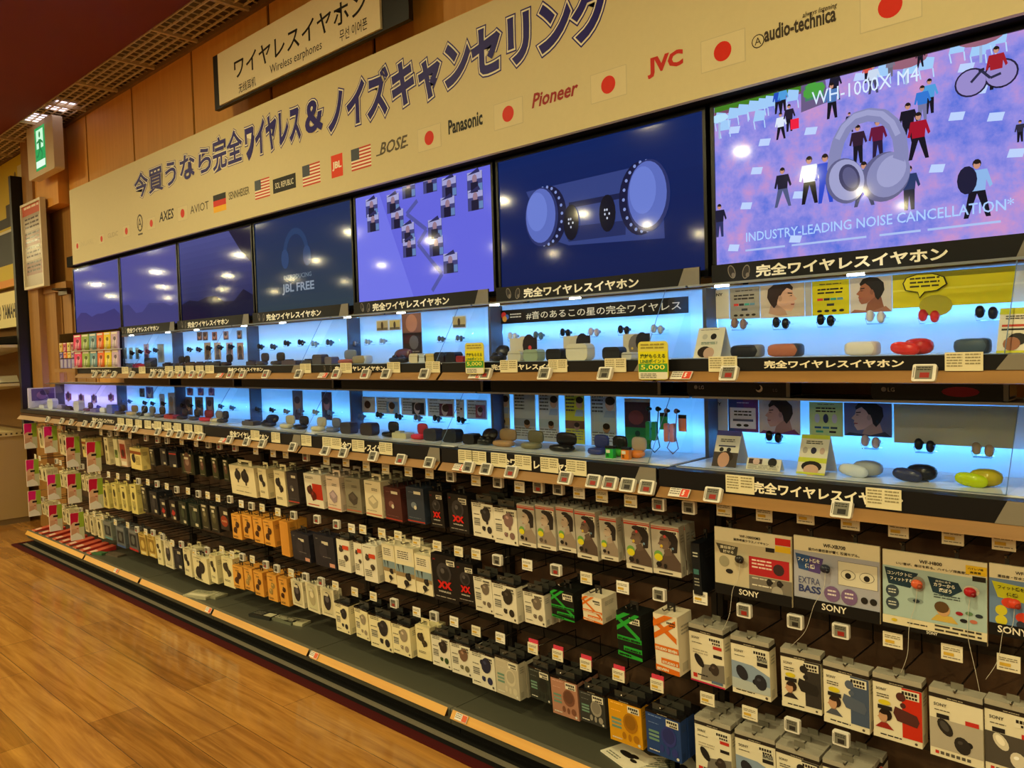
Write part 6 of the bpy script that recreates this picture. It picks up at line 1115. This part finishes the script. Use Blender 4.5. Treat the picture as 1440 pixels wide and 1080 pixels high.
# --- lettered screen bay
for px, py, d, c in ((366, 487, 'black curved earbuds on stand', (24, 28, 38)), (384, 487, 'dark grey earbuds on stand', (60, 64, 76)), (403, 482, 'black finned earbuds on stand', (20, 24, 32)), (423, 481, 'black clustered earbuds on stand', (20, 24, 34)), (442, 483, 'clear earbuds on stand', (150, 176, 196)), (463, 481, 'blue-grey earbuds on stand', (90, 112, 140))): pair(1, px, py, d, c, 1.0)
for px, w_, k, d, c, c2 in ((357, 13, 'low', 'flat brown charging case', (60, 50, 54), None), (367, 13, 'stand', 'dark open charging case', (64, 56, 60), (60, 54, 58)), (389, 14, 'stand', 'dark short charging case', (56, 50, 56), (54, 48, 54)), (411, 42, 'low', 'long brown charging case', (84, 72, 76), (70, 62, 66)), (436, 13, 'low', 'small brown charging case', (70, 62, 66), None), (450, 13, 'cube', 'grey-brown charging case', (84, 78, 80), None), (466, 10, 'cube', 'mauve charging case', (110, 104, 116), None)): case(1, px, w_, k, d, c, c2)
card(2, 411, 549, 425, 590, 'tall grey picture strip', c_photo((110, 112, 130), (150, 120, 110), (60, 50, 60))); card(2, 452, 551, 466, 590, 'tall dark picture strip', c_photo((84, 66, 84), (150, 110, 110), (50, 40, 52)))
for px, py, d, c in ((362, 575, 'black winged earbuds on stand', (36, 40, 52)), (382, 576, 'slim black earbuds on stand', (46, 50, 60)), (402, 578, 'wire looped earbuds on stand', (150, 150, 150)), (422, 578, 'grey earbuds on stand', (110, 110, 124)), (443, 579, 'cream earbuds on stand', (196, 180, 150)), (464, 580, 'steel earbuds on stand', (120, 140, 160))): pair(2, px, py, d, c, .85)
for px, w_, k, d, c, c2 in ((352, 16, 'low', 'grey ridged charging case', (86, 80, 78), (70, 64, 64)), (376, 18, 'open', 'black open charging case', (30, 34, 48), (26, 30, 44)), (402, 16, 'stand', 'cream open charging case', (206, 196, 160), (200, 190, 156)), (421, 16, 'stand', 'black standing charging case', (34, 38, 46), (34, 38, 46)), (446, 16, 'stand', 'ivory open charging case', (214, 204, 170), (206, 196, 160)), (467, 15, 'stand', 'grey-blue open charging case', (100, 110, 136), (110, 120, 146))): case(2, px, w_, k, d, c, c2)
# --- third and second bays
for x0, y0, d, c in ((277, 467, 'slim dark picture card', (90, 80, 100)), (285, 467, 'slim brown picture card', (120, 90, 90)), (298, 467, 'orange picture card', (170, 100, 80)), (314, 466, 'mauve picture card', (140, 110, 130)), (333, 465, 'grey picture card', (120, 120, 150))): card(1, x0, y0, x0+7, y0+12, d, c_photo(c, (176, 130, 110), (60, 46, 56)))
for x0, d, c in ((287, 'tall tan strip card', (170, 150, 126)), (301, 'tall beige strip card', (180, 158, 130)), (318, 'tall pink strip card', (190, 160, 160)), (333, 'tall peach strip card', (186, 150, 140))): card(1, x0, 482, x0+9, 506, d, c_photo(c, (120, 100, 100), (90, 80, 84)))
for px, py, d, c in ((248, 489, 'clear earbuds on stand', (90, 130, 150)), (266, 491, 'teal-black earbuds on stand', (40, 66, 76)), (279, 491, 'blue-black earbuds on stand', (40, 50, 76)), (293, 489, 'black earbuds on stand', (30, 32, 48)), (309, 488, 'dark earbuds on stand', (40, 40, 56)), (324, 487, 'navy earbuds on stand', (36, 40, 70))): pair(1, px, py, d, c, 1.0)
for px, w_, k, d, c in ((237, 9, 'low', 'small dark charging case', (40, 40, 56)), (250, 10, 'stand', 'tall dark standing case', (50, 46, 60)), (258, 8, 'stand', 'small dark standing case', (50, 46, 60)), (271, 14, 'low', 'flat brown charging case', (84, 66, 66)), (283, 12, 'low', 'dark maroon charging case', (70, 52, 58)), (295, 12, 'low', 'flat black charging case', (48, 46, 58)), (307, 12, 'low', 'flat charcoal charging case', (52, 50, 62)), (317, 10, 'stand', 'black round standing case', (50, 44, 56))): case(1, px, w_, k, d, c)
for i, x0 in enumerate((249, 263, 278, 293)): card(2, x0, 546, x0+8, 556, ['pale violet card', 'mauve card', 'lilac card', 'grey violet card'][i], c_photo((150, 130, 190), (190, 150, 170), (110, 90, 150))); card(2, x0-4, 558, x0+7, 590, ['tall brown picture card', 'tall dark picture card', 'tall grey picture card', 'tall slate picture card'][i], c_photo((96, 90, 104), (170, 140, 120), (54, 46, 56)))
for px, py, d, c in ((254, 569, 'black earbuds on stand', (24, 26, 34)), (267, 570, 'dark earbuds on stand', (30, 32, 40)), (280, 570, 'dim earbuds on stand', (40, 40, 46)), (310, 571, 'blue-grey earbuds on stand', (70, 90, 120)), (326, 573, 'steel blue earbuds on stand', (80, 110, 140))): pair(2, px, py, d, c, .9)
for px, w_, k, d, c in ((240, 13, 'low', 'red charging case', (170, 46, 44)), (254, 10, 'stand', 'dark charging case', (40, 34, 40)), (271, 10, 'stand', 'grey charging case', (70, 64, 70)), (287, 15, 'stand', 'bright red charging case', (196, 44, 44)), (302, 12, 'stand', 'ivory round charging case', (196, 180, 140)), (311, 10, 'stand', 'dark grey round case', (60, 58, 66))): case(2, px, w_, k, d, c)
for i, x0 in enumerate((173, 181, 190)): card(1, x0, 489, x0+5, 505, ['slim pale card', 'slim mint card', 'slim white card'][i], c_photo((170, 196, 206), (110, 130, 130), (120, 140, 150)))
card(1, 202, 484, 209, 506, 'pink figure card', c_photo((196, 170, 190), (190, 110, 130), (120, 90, 130))); card(1, 221, 484, 230, 510, 'pale beige card', c_photo((176, 186, 196), (150, 160, 170), (160, 170, 180)))
for px, py, d, c in ((185, 496, 'black earbuds on stand', (30, 36, 54)), (197, 494, 'navy earbuds on stand', (36, 44, 76)), (208, 494, 'red-dotted earbuds on stand', (120, 50, 70)), (218, 492, 'slate earbuds on stand', (56, 84, 110))): pair(1, px, py, d, c, 1.0)
for px, w_, k, d, c in ((177, 9, 'low', 'dark charging case', (54, 46, 50)), (185, 9, 'low', 'pale charging case', (196, 176, 170)), (196, 17, 'low', 'red charging case', (196, 40, 52)), (211, 9, 'cube', 'dark green charging case', (44, 50, 52))): case(1, px, w_, k, d, c)
card(2, 196, 546, 203, 558, 'small teal picture card', c_photo((70, 90, 104), (110, 130, 130), (50, 60, 70))); card(2, 205, 544, 215, 560, 'violet framed card', c_photo((110, 110, 190), (176, 186, 206), (90, 90, 150)))
card(2, 224, 554, 231, 585, 'tall pink-grey card', c_photo((170, 180, 206), (170, 140, 150), (130, 140, 170))); card(2, 236, 552, 245, 585, 'tall peach card', c_photo((180, 176, 190), (176, 140, 120), (140, 130, 140)))
for px, py, d, c in ((171, 563, 'grey earbuds on stand', (80, 100, 130)), (182, 564, 'slate earbuds on stand', (60, 90, 120)), (203, 566, 'dark earbuds on stand', (40, 56, 84)), (214, 567, 'navy earbuds on stand', (40, 50, 84)), (229, 567, 'black earbuds on stand', (30, 34, 50))): pair(2, px, py, d, c, .9)
for px, w_, k, d, c in ((166, 10, 'stand', 'grey charging case', (70, 66, 76)), (183, 12, 'stand', 'golden lit charging case', (206, 180, 130)), (197, 10, 'stand', 'dark round charging case', (60, 56, 64)), (208, 10, 'stand', 'silver charging case', (190, 190, 196)), (222, 10, 'stand', 'brown-grey charging case', (90, 84, 96))): case(2, px, w_, k, d, c)

# ------------------------------------------------------------------ far left end of the shelves
# rack of coloured earphone packets above the violet showcase
CL = [(222, 60, 120), (150, 176, 90), (110, 156, 176), (232, 110, 50), (232, 206, 40), (196, 170, 206)]
NMC = ['pink', 'green', 'blue', 'orange', 'yellow', 'lilac']
RY = 1.888
def packet_mesh(c, w_, h):
    m = MB(); m.box((-w_/2, 0, 0), (w_/2, .012, h), c, 'print'); m.setframe((-w_/2, -.0003, 0), (w_, 0, 0), (0, 0, h))
    d = tuple(int(v*.55) for v in c); lt = tuple(min(255, int(v*.5+128)) for v in c)
    m.rect(.1, .86, .9, .96, (232, 224, 214), 1); m.poly([(.2, .1), (.7, .16), (.86, .62), (.55, .78), (.3, .5)], lt, 1); m.ell(.58, .6, .2, .12, d, 2); m.line([(.55, .55), (.5, .12)], .07, d, 2); m.rect(.12, .03, .5, .1, (236, 230, 220), 3)
    return m
xs = [at(px, 490, RY).x for px in (102, 113, 124, 134.5, 144.5, 154.5, 165)]
rk = empty('packet_rack', ((xs[0]+xs[-1])/2, RY+.04, 1.335)); tag(rk, 'clear two-tier pocket rack holding coloured packets beside the first screen', 'rack')
zr = (1.368, 1.478)
m = MB(); m.box((xs[0]-.36, RY+.026, 1.362), (xs[-1], RY+.029, 1.60), (220, 224, 220), 'glass'); m.obj('back_plate', rk)
m = MB(); m.box((xs[0]-.36, RY-.006, 1.338), (XL(2), 2.28, 1.3615), (150, 112, 64), 'edge_wood'); m.obj('base_tray', rk)
for z in zr: m = MB(); m.box((xs[0]-.01, RY-.006, z-.004), (xs[-1], RY+.026, z), (214, 214, 206), 'satin'); m.face([(xs[0]-.01, RY-.006, z), (xs[-1], RY-.006, z), (xs[-1], RY-.008, z+.03), (xs[0]-.01, RY-.008, z+.03)], WHITE, 'glass'); m.obj('pocket', rk)
for i in range(6):
    for j, z in enumerate(zr):
        w_ = xs[i+1]-xs[i]-.012; x = (xs[i]+xs[i+1])/2; m = packet_mesh(CL[i], w_, .105); o = m.obj('earphone_packet', local=True, loc=(x, RY+.004, z)); o.rotation_euler = (R(-2), 0, 0)
        tag(o, f"{NMC[i]} earphone packet in the {'lower' if j == 0 else 'upper'} pocket of the rack beside the first screen", 'packet', 'coloured packets in the rack')
xw = [xs[0]-.30, xs[0]-.225, xs[0]-.15, xs[0]-.075, xs[0]-.01]
for i in range(4):
    for j, (z, c) in enumerate(((1.478, [(206, 170, 60), (190, 70, 110), (206, 190, 90), (160, 80, 100)][i]), (1.434, [(90, 80, 170), (226, 120, 60), (226, 196, 60), (150, 110, 160)][i]))):
        m = packet_mesh(c, .06, .06 if j == 0 else .04); o = m.obj('earphone_packet', local=True, loc=((xw[i]+xw[i+1])/2, RY+.012, z))
        tag(o, f"small {['gold', 'crimson', 'mustard', 'plum', 'violet', 'tangerine', 'amber', 'mauve'][j*4+i]} packet at the outer end of the pocket rack", 'packet', 'coloured packets in the rack')
for i in range(4):
    m = MB(); m.box((-.026, 0, 0), (.026, .01, .062), (150, 140, 206), 'print'); m.setframe((-.026, -.0003, 0), (.052, 0, 0), (0, 0, .062))
    for k in range(4): m.line([(.1+.22*k, .1), (.25+.2*k, .9)], .07, (226, 226, 240), 1)
    o = m.obj('earphone_packet', local=True, loc=((xw[i]+xw[i+1])/2, RY+.012, 1.3655)); reg(o, 'small white and violet striped packet', 'packet', 'at the outer end of the pocket rack', xw[i], 'coloured packets in the rack')
# violet showcase contents
for i, (px, y0, y1, c) in enumerate(((48, 556, 575, (90, 70, 120)), (80, 555, 566, (150, 110, 190)), (92, 553, 562, (170, 90, 190)), (110, 555, 566, (190, 150, 200)), (128, 556, 566, (120, 110, 210)), (152, 555, 563, (150, 80, 190)))):
    card(2, px, y0, px+(14 if i == 0 else 8), y1, ['dim wide picture card', 'small mauve card', 'small magenta card', 'small pale pink card', 'small blue-violet card', 'small purple card'][i], c_photo(c, (200, 160, 200), (90, 70, 150)))
for i, px in enumerate((60, 72, 84, 97, 109, 121, 133, 145, 156)):
    case(2, px, 8, ['low', 'cube', 'pill', 'low', 'cube', 'stand', 'low', 'pill', 'cube'][i], ['white flat charging case', 'white square charging case', 'lilac pill charging case', 'black flat charging case', 'pale square charging case', 'plum open charging case', 'violet flat charging case', 'white pill charging case', 'blue square charging case'][i], [(226, 226, 236), (232, 232, 240), (170, 160, 210), (40, 36, 60), (214, 210, 226), (110, 60, 110), (130, 120, 190), (226, 226, 236), (110, 120, 200)][i])
for i, px in enumerate((76, 94, 112, 138)): pair(2, px, 572, ['white earbuds on stand', 'violet earbuds on stand', 'dark plum earbuds on stand', 'indigo earbuds on stand'][i], [(220, 216, 236), (150, 120, 200), (84, 50, 90), (70, 70, 160)][i], .9)
# header cards that stick out between the hooks
def header(px, y0, y1, row_, red, i):
    Y0, Y1 = 1.855, 1.94; a, b = at(px, y0, Y0), at(px, y1, Y0); h = a.z-b.z; m = MB()
    m.box((-.004, 0, -h), (.004, Y1-Y0, 0), (236, 214, 206), 'print'); m.setframe((.0043, 0, -h), (0, Y1-Y0, 0), (0, 0, h))
    top = (196, 22, 66) if red else (224, 30, 130)  # magenta paints the violet light on the outer cards into their red
    m.rect(0, 0, .64, 1, (214, 172, 150), 1); m.rect(.62, 0, 1, 1, (150, 176, 60), 1); m.rect(.62, 0, 1, .45, (196, 196, 170), 2); m.poly([(0, .56), (.55, .66), (.62, .98), (.1, 1), (0, .96)], top, 2)
    m.ell(.3, .5, .3, .16, (222, 176, 150), 3, n=16); m.poly([(.1, .42), (.4, .42), (.5, .2), (0, .16)], (206, 156, 130), 3); m.rect(.3, .53, .66, .60, (30, 24, 30), 5); m.poly([(0, 0), (.9, 0), (.8, .14), (.45, .27), (0, .2)], (230, 226, 226), 4); m.rect(.42, .4, .56, .43, (186, 60, 70), 5)
    o = m.obj('header_card', local=True, loc=(a.x, Y0, a.z)); h_ = MB(); h_.tube([(0, .04, -.004), (0, .34, -.004)], .002, (120, 114, 104), 'metal', 5); h_.obj('arm', o, local=True)
    reg(o, ('red-topped' if red else 'violet-light-tinted')+' header card of a visored head', 'header card', f'in {ROWNAME[row_]} row at the far end', a.x, 'header cards of a visored head at the far end')
for i, (px, y0, y1, r_, red) in enumerate(((33, 596, 631, 'T', 0), (61, 600, 637, 'T', 0), (92, 615, 657, 'T', 1), (121, 622, 664, 'T', 1), (36, 647, 684, 'M', 0), (66, 668, 703, 'M', 0), (94, 667, 708, 'M', 1), (124, 674, 716, 'M', 1), (39, 691, 726, 'B', 0), (68, 711, 747, 'B', 1), (98, 722, 760, 'B', 1))): header(px, y0, y1, r_, red, i)
row('T', 1.97, [('ws', 53, 58.5, 602, 630), ('ws', 81, 86.5, 609, 639), ('ws', 87, 92, 611, 641), ('yb', 114, 120, 617, 643)], 1)
row('M', 1.97, [('ws', 53, 58, 657, 675), ('ws', 59, 64, 659, 677), ('ws', 83, 88, 662, 685), ('ws', 89, 93, 664, 687), ('ws', 114, 118, 668, 690), ('ws', 120, 124, 670, 692)], 1)
row('B', 1.98, [('ws', 58, 62, 704, 724), ('ws', 63, 67, 706, 727), ('ws', 87, 91, 714, 735), ('ws', 92, 97, 716, 738), ('ws', 117, 122, 722, 748), ('ws', 125, 131, 725, 752), ('ws', 134, 142, 727, 756)], 1, tagz=.33)
for i in range(9):      # flat pink packets lying on the deck
    px, py = 45+i*9.6, 742+i*3.6; p = at(px, py+2, 1.905); m = MB()
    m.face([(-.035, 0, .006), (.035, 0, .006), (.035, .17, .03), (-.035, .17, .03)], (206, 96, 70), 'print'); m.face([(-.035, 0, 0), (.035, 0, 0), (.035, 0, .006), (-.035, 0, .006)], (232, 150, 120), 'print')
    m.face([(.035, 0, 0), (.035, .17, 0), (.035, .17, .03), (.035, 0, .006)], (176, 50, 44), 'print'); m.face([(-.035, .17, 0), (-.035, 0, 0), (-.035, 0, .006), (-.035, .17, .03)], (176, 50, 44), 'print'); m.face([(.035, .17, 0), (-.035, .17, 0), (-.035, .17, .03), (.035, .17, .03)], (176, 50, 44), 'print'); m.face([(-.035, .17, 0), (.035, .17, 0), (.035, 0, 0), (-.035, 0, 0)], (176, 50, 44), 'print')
    m.setframe((-.035, -.0003, .006), (.07, 0, 0), (0, .17, .024)); m.rect(.15, .1, .85, .35, (236, 196, 176), 2)
    o = m.obj('flat_packet', local=True, loc=(p.x, 1.912, .1125)); reg(o, 'flat pink packet', 'packet', 'lying on the base deck at the far end', p.x, 'flat pink packets on the deck')
# loose things lying on the deck
def flat(px, py, w_, d, h, c, desc, fn=None, rz=0, name='flat_package', Y=1.97):
    p = at(px, py, Y); t = ((.113-HC)/(p.z-HC)); q = (ray(px, py)); tt = (.113-HC)/q.z; X, Yw = q.x*tt, q.y*tt
    m = MB(); m.box((-w_/2, -d/2, 0), (w_/2, d/2, h), c, 'print'); m.setframe((-w_/2, -d/2, h+.0003), (w_, 0, 0), (0, d, 0)); m.N = Vector((0, 0, 1))
    if fn: fn(m)
    o = m.obj(name, local=True, loc=(X, Yw, .1125), rot=(0, 0, R(rz))); tag(o, desc, 'package')
GRY = (120, 124, 104)
flat(283, 838, .16, .10, .014, (176, 170, 140), 'clear-topped flat package lying on the deck below the wide white package', lambda m: (m.rect(.1, .1, .9, .4, (214, 206, 180), 1), m.bars(.1, .85, .8, 3, .12, GRY, 1)), 20)
flat(302, 838, .12, .08, .012, (150, 146, 118), 'second flat clear package lying beside the first on the deck', lambda m: m.bars(.1, .8, .8, 4, .16, (206, 200, 176), 1), 10)
flat(372, 867, .15, .07, .014, (44, 44, 40), 'dark flat package lying on the deck under the orange packages', lambda m: (m.rect(.6, .2, .95, .8, (196, 190, 160), 1), m.bars(.08, .7, .4, 3, .2, (120, 116, 100), 1)), 12)
flat(398, 872, .20, .06, .012, (110, 112, 92), 'long grey-green flat package lying on the deck under the orange packages', lambda m: m.bars(.05, .7, .9, 3, .2, (196, 190, 160), 1), 6)
flat(418, 876, .12, .06, .012, (190, 184, 150), 'pale flat package lying on the deck under the sleeves', lambda m: m.bars(.1, .7, .8, 2, .2, (120, 116, 96), 1), 14)
flat(140, 779, .10, .05, .012, (70, 110, 70), 'small green packet lying on the deck near the pink packets', None, 20)
flat(163, 781, .14, .06, .012, (96, 84, 70), 'brown flat packet lying on the deck under the tray packages', None, 10)
flat(884, 1064, .15, .11, .004, (232, 226, 206), 'cream leaflet with black earbuds lying on the deck below the yellow package', lambda m: (m.ell(.45, .5, .22, .12, (34, 30, 28), 1), m.ell(.62, .6, .12, .08, (34, 30, 28), 1), m.ell(.74, .42, .1, .07, (34, 30, 28), 1), m.bars(.1, .2, .4, 2, .1, GRY, 1)), -18, 'leaflet')
flat(926, 1075, .13, .09, .003, (214, 208, 186), 'folded grey-white leaflet lying on the deck below the blue package', lambda m: m.bars(.1, .8, .8, 5, .14, GRY, 1), 30, 'leaflet')
flat(962, 1082, .12, .09, .003, (226, 220, 200), 'white leaflet lying on the deck right of the blue package', lambda m: (m.ell(.5, .5, .2, .14, (40, 36, 34), 1)), -40, 'leaflet')

# ------------------------------------------------------------------ beyond the far end
m = MB(); m.box((-27, 2.32, 0), (-8.101, 2.42, 3.5), (120, 80, 40), 'wall_wood'); structure(m.obj('wall_back'))
m = MB(); m.box((-27.1, -9, 0), (-27, 2.42, 3.5), (150, 120, 70), 'wall_wood'); structure(m.obj('wall_left'))
cb = empty('beige_cabinet', (-8.8, 1.8, 0)); tag(cb, 'beige low cabinet with perforated top rim beyond the far end of the shelves', 'cabinet')
m = MB(); m.box((-9.6, 1.3, .05), (-8.0, 2.2, .775), (168, 140, 92), 'satin'); m.obj('carcass', cb)
m = MB(); m.box((-9.6, 1.32, 0), (-8.012, 2.2, .05), (120, 98, 64), 'satin'); m.obj('plinth', cb)
m = MB(); m.box((-9.61, 1.29, .775), (-7.99, 2.21, .815), (196, 176, 128), 'satin')
m.setframe((-7.9896, 1.29, .775), (0, .92, 0), (0, 0, .04))
for i in range(22): m.ell(.03+i*.044, .5, .010, .2, (70, 54, 34), 1, n=8)
m.obj('perforated_rim', cb)
rk = empty('audio_rack', (-8.7, 2.2, 0)); tag(rk, 'dark open rack with slanted shelves beyond the pilaster at the far left', 'rack')
m = MB(); m.box((-7.80, 2.12, .815), (-7.745, 2.3, 3.0), (24, 20, 18), 'satin'); m.obj('end_post', rk)
m = MB(); m.box((-9.6, 2.28, .815), (-7.8, 2.318, 2.0), (130, 92, 48), 'matte'); m.obj('back_panel', rk)
for z, y in ((1.50, 2.0), (1.17, 2.0)):
    m = MB(); M_ = Matrix.Rotation(R(-3), 3, 'Y'); pts = [(-1.75, -.2, -.012), (0, -.2, -.012), (0, .25, -.012), (-1.75, .25, -.012), (-1.75, -.2, .012), (0, -.2, .012), (0, .25, .012), (-1.75, .25, .012)]
    V = [Vector((p[0]-7.82, p[1]+2.03, p[2]+z+.06+p[0]*.05)) for p in pts]
    for f in ((0, 1, 5, 4), (1, 2, 6, 5), (2, 3, 7, 6), (3, 0, 4, 7), (4, 5, 6, 7), (3, 2, 1, 0)): m.face([V[i] for i in f], (196, 180, 146), 'satin')
    m.obj('shelf', rk)
def slab(name, x0, x1, y0, y1, z0, z1, sl, c, desc, cat):
    m = MB(); a = (x0, x1)
    V = [Vector((x, y, z+(x-x1)*sl)) for z in (z0, z1) for x, y in ((x0, y0), (x1, y0), (x1, y1), (x0, y1))]
    V[5] = V[5]+Vector((-.06, .02, -(z1-z0)*.55)); V[6] = V[6]+Vector((-.06, 0, -(z1-z0)*.3))
    for f in ((0, 1, 5, 4), (1, 2, 6, 5), (2, 3, 7, 6), (3, 0, 4, 7), (4, 5, 6, 7), (3, 2, 1, 0)): m.face([V[i] for i in f], c, 'satin')
    return tag(m.obj(name), desc, cat)
slab('soundbar_speaker', -8.95, -7.86, 1.9, 2.2, 1.583, 1.69, .05, (20, 18, 18), 'black speaker bar on the upper slanted shelf under the cream sign', 'speaker')
slab('white_speaker', -8.95, -8.1, 1.9, 2.2, 1.245, 1.33, .05, (214, 206, 180), 'white low speaker on the lower slanted shelf at the far left', 'speaker')
ps = MB(); ps.box((-9.6, 2.26, 2.12), (-7.83, 2.30, 3.24), (200, 176, 30), 'print'); ps.setframe((-9.6, 2.26, 2.12), (1.77, 0, 0), (0, 0, 1.12))
ps.rect(.45, .18, .86, .44, (34, 30, 26), 1); ps.rect(.45, .44, .84, .46, (206, 200, 170), 2); ps.rect(.45, .48, .84, .56, (40, 34, 28), 1); ps.rect(.66, .56, .76, .66, (60, 48, 34), 1); ps.ell(.84, .84, .02, .05, (110, 92, 40), 1); ps.rect(.88, .80, .95, .92, (206, 196, 140), 1); ps.rect(0, 0, 1, .06, (214, 140, 40), 2)
tag(ps.obj('yellow_poster'), 'large yellow poster with a dark speaker picture at the far left', 'poster')
m = MB(); m.box((-9.6, 2.2, 1.74), (-7.87, 2.27, 2.06), (226, 210, 150), 'print'); m.setframe((-9.6, 2.2, 1.74), (1.73, 0, 0), (0, 0, .32)); K = (50, 40, 28)
ys = m.obj('maker_sign'); tag(ys, 'cream sign with dark capital lettering and round emblem at the far left', 'sign')
m = MB(); m.setframe((-8.62, 2.1998, 1.82)); m.text('YAMAHA', .13, 0, .13, K, 1, width=.48, bold=.03); m.obj('lettering', ys)
m = MB(); m.setframe((-8.62, 2.1998, 1.82)); m.ell(.03, .065, .06, .075, K, 1, n=20); m.ell(.03, .065, .048, .062, (226, 210, 150), 2, n=20)
for a in (90, 210, 330): m.line([(.03, .065), (.03+.05*math.cos(R(a)), .065+.062*math.sin(R(a)))], .012, K, 3)
m.obj('emblem', ys)
Y = 2.17; a, b, c = at(30, 290, Y), at(58, 281, Y), at(42, 407, Y); w_, h = b.x-a.x, a.z-c.z
fp = empty('poster_frame', ((a.x+b.x)/2, Y, c.z)); tag(fp, 'white framed notice with red heading on the pilaster left of the banner', 'poster')
m = MB(); x0 = a.x; z0 = c.z
for q in ((x0, z0, x0+w_, z0+.02), (x0, z0+h-.02, x0+w_, z0+h), (x0, z0+.02, x0+.02, z0+h-.02), (x0+w_-.02, z0+.02, x0+w_, z0+h-.02)): m.box((q[0], Y-.012, q[1]), (q[2], 2.2, q[3]), (216, 206, 180), 'satin')
m.obj('frame', fp)
m = MB(); m.box((x0+.02, Y, z0+.02), (x0+w_-.02, 2.199, z0+h-.02), (170, 158, 140), 'gloss'); m.setframe((x0+.02, Y-.0004, z0+.02), (w_-.04, 0, 0), (0, 0, h-.04), 'gloss'); m.rect(0, .88, 1, 1, (196, 86, 60), 1); m.bars(.1, .96, .8, 1, .06, (236, 220, 200), 2)
for i in range(4): m.rect(.08, .68-.18*i, .92, .84-.18*i, (196, 186, 170) if i % 2 == 0 else (150, 120, 110), 1); m.bars(.12, .82-.18*i, .75, 3, .05, (80, 66, 64), 2)
m.obj('notice_sheet', fp)
# emergency exit sign
Y = 2.10; a, b = at(37, 184, Y), at(77, 236, Y)
ex = empty('exit_sign', ((a.x+b.x)/2, Y, b.z)); tag(ex, 'white box exit sign with green running figure under the ceiling grid', 'sign')
zt_ = min(a.z, 3.26)
m = MB(); m.rbox((a.x, Y, b.z), (b.x, Y+.07, zt_), .02, (206, 190, 160), 'satin', 3); m.box((a.x+.2, Y+.02, zt_), (b.x-.2, Y+.05, 3.28), (150, 140, 120), 'satin'); m.obj('housing', ex)
W, H_ = b.x-a.x, zt_-b.z
m = wall_frame(MB(), Y-.001, 'screen'); u0, u1, v0, v1 = a.x+W*.32, a.x+W*.70, b.z+H_*.1, zt_-H_*.08; m.rect(u0, v0, u1, v1, (40, 150, 80), 1)
cx, cz = (u0+u1)/2, (v0+v1)/2; k = H_; Wt = (214, 246, 220)
m.rect(u0+.012, v0+.02, u1-.012, v0+H_*.18, Wt, 2); m.rect(u0+W*.06, cz+.0, u1-W*.06, v1-.02, (190, 236, 200), 2)
m.ell(cx, cz+k*.26, .02, .024, (30, 120, 66), 3); m.poly([(cx-.03, cz+k*.18), (cx+.03, cz+k*.16), (cx+.02, cz-k*.02), (cx-.02, cz-k*.02)], (30, 120, 66), 3); m.line([(cx, cz), (cx-.05, cz-k*.14), (cx-.09, cz-k*.14)], .02, (30, 120, 66), 3); m.line([(cx, cz), (cx+.05, cz-k*.1), (cx+.03, cz-k*.22)], .02, (30, 120, 66), 3); m.line([(cx+.02, cz+k*.14), (cx+.07, cz+k*.08)], .016, (30, 120, 66), 3); m.line([(cx-.02, cz+k*.14), (cx-.07, cz+k*.12)], .016, (30, 120, 66), 3)
m.obj('pictogram', ex)
p = at(86, 411, 2.2); o = empty('wall_bracket', (p.x, 2.24, p.z)); tag(o, 'small dark door-closer bracket on the recessed wood panel left of first screen', 'bracket')
m = MB(); m.box((-.10, -.03, -.02), (.10, .0, .03), (84, 66, 44), 'metal'); m.obj('body', o, local=True)
m = MB(); m.tube([(-.08, -.02, .02), (.0, -.10, .022), (.1, -.03, .02)], .008, (70, 56, 40), 'metal', 6); m.obj('arm', o, local=True)

finish_labels()
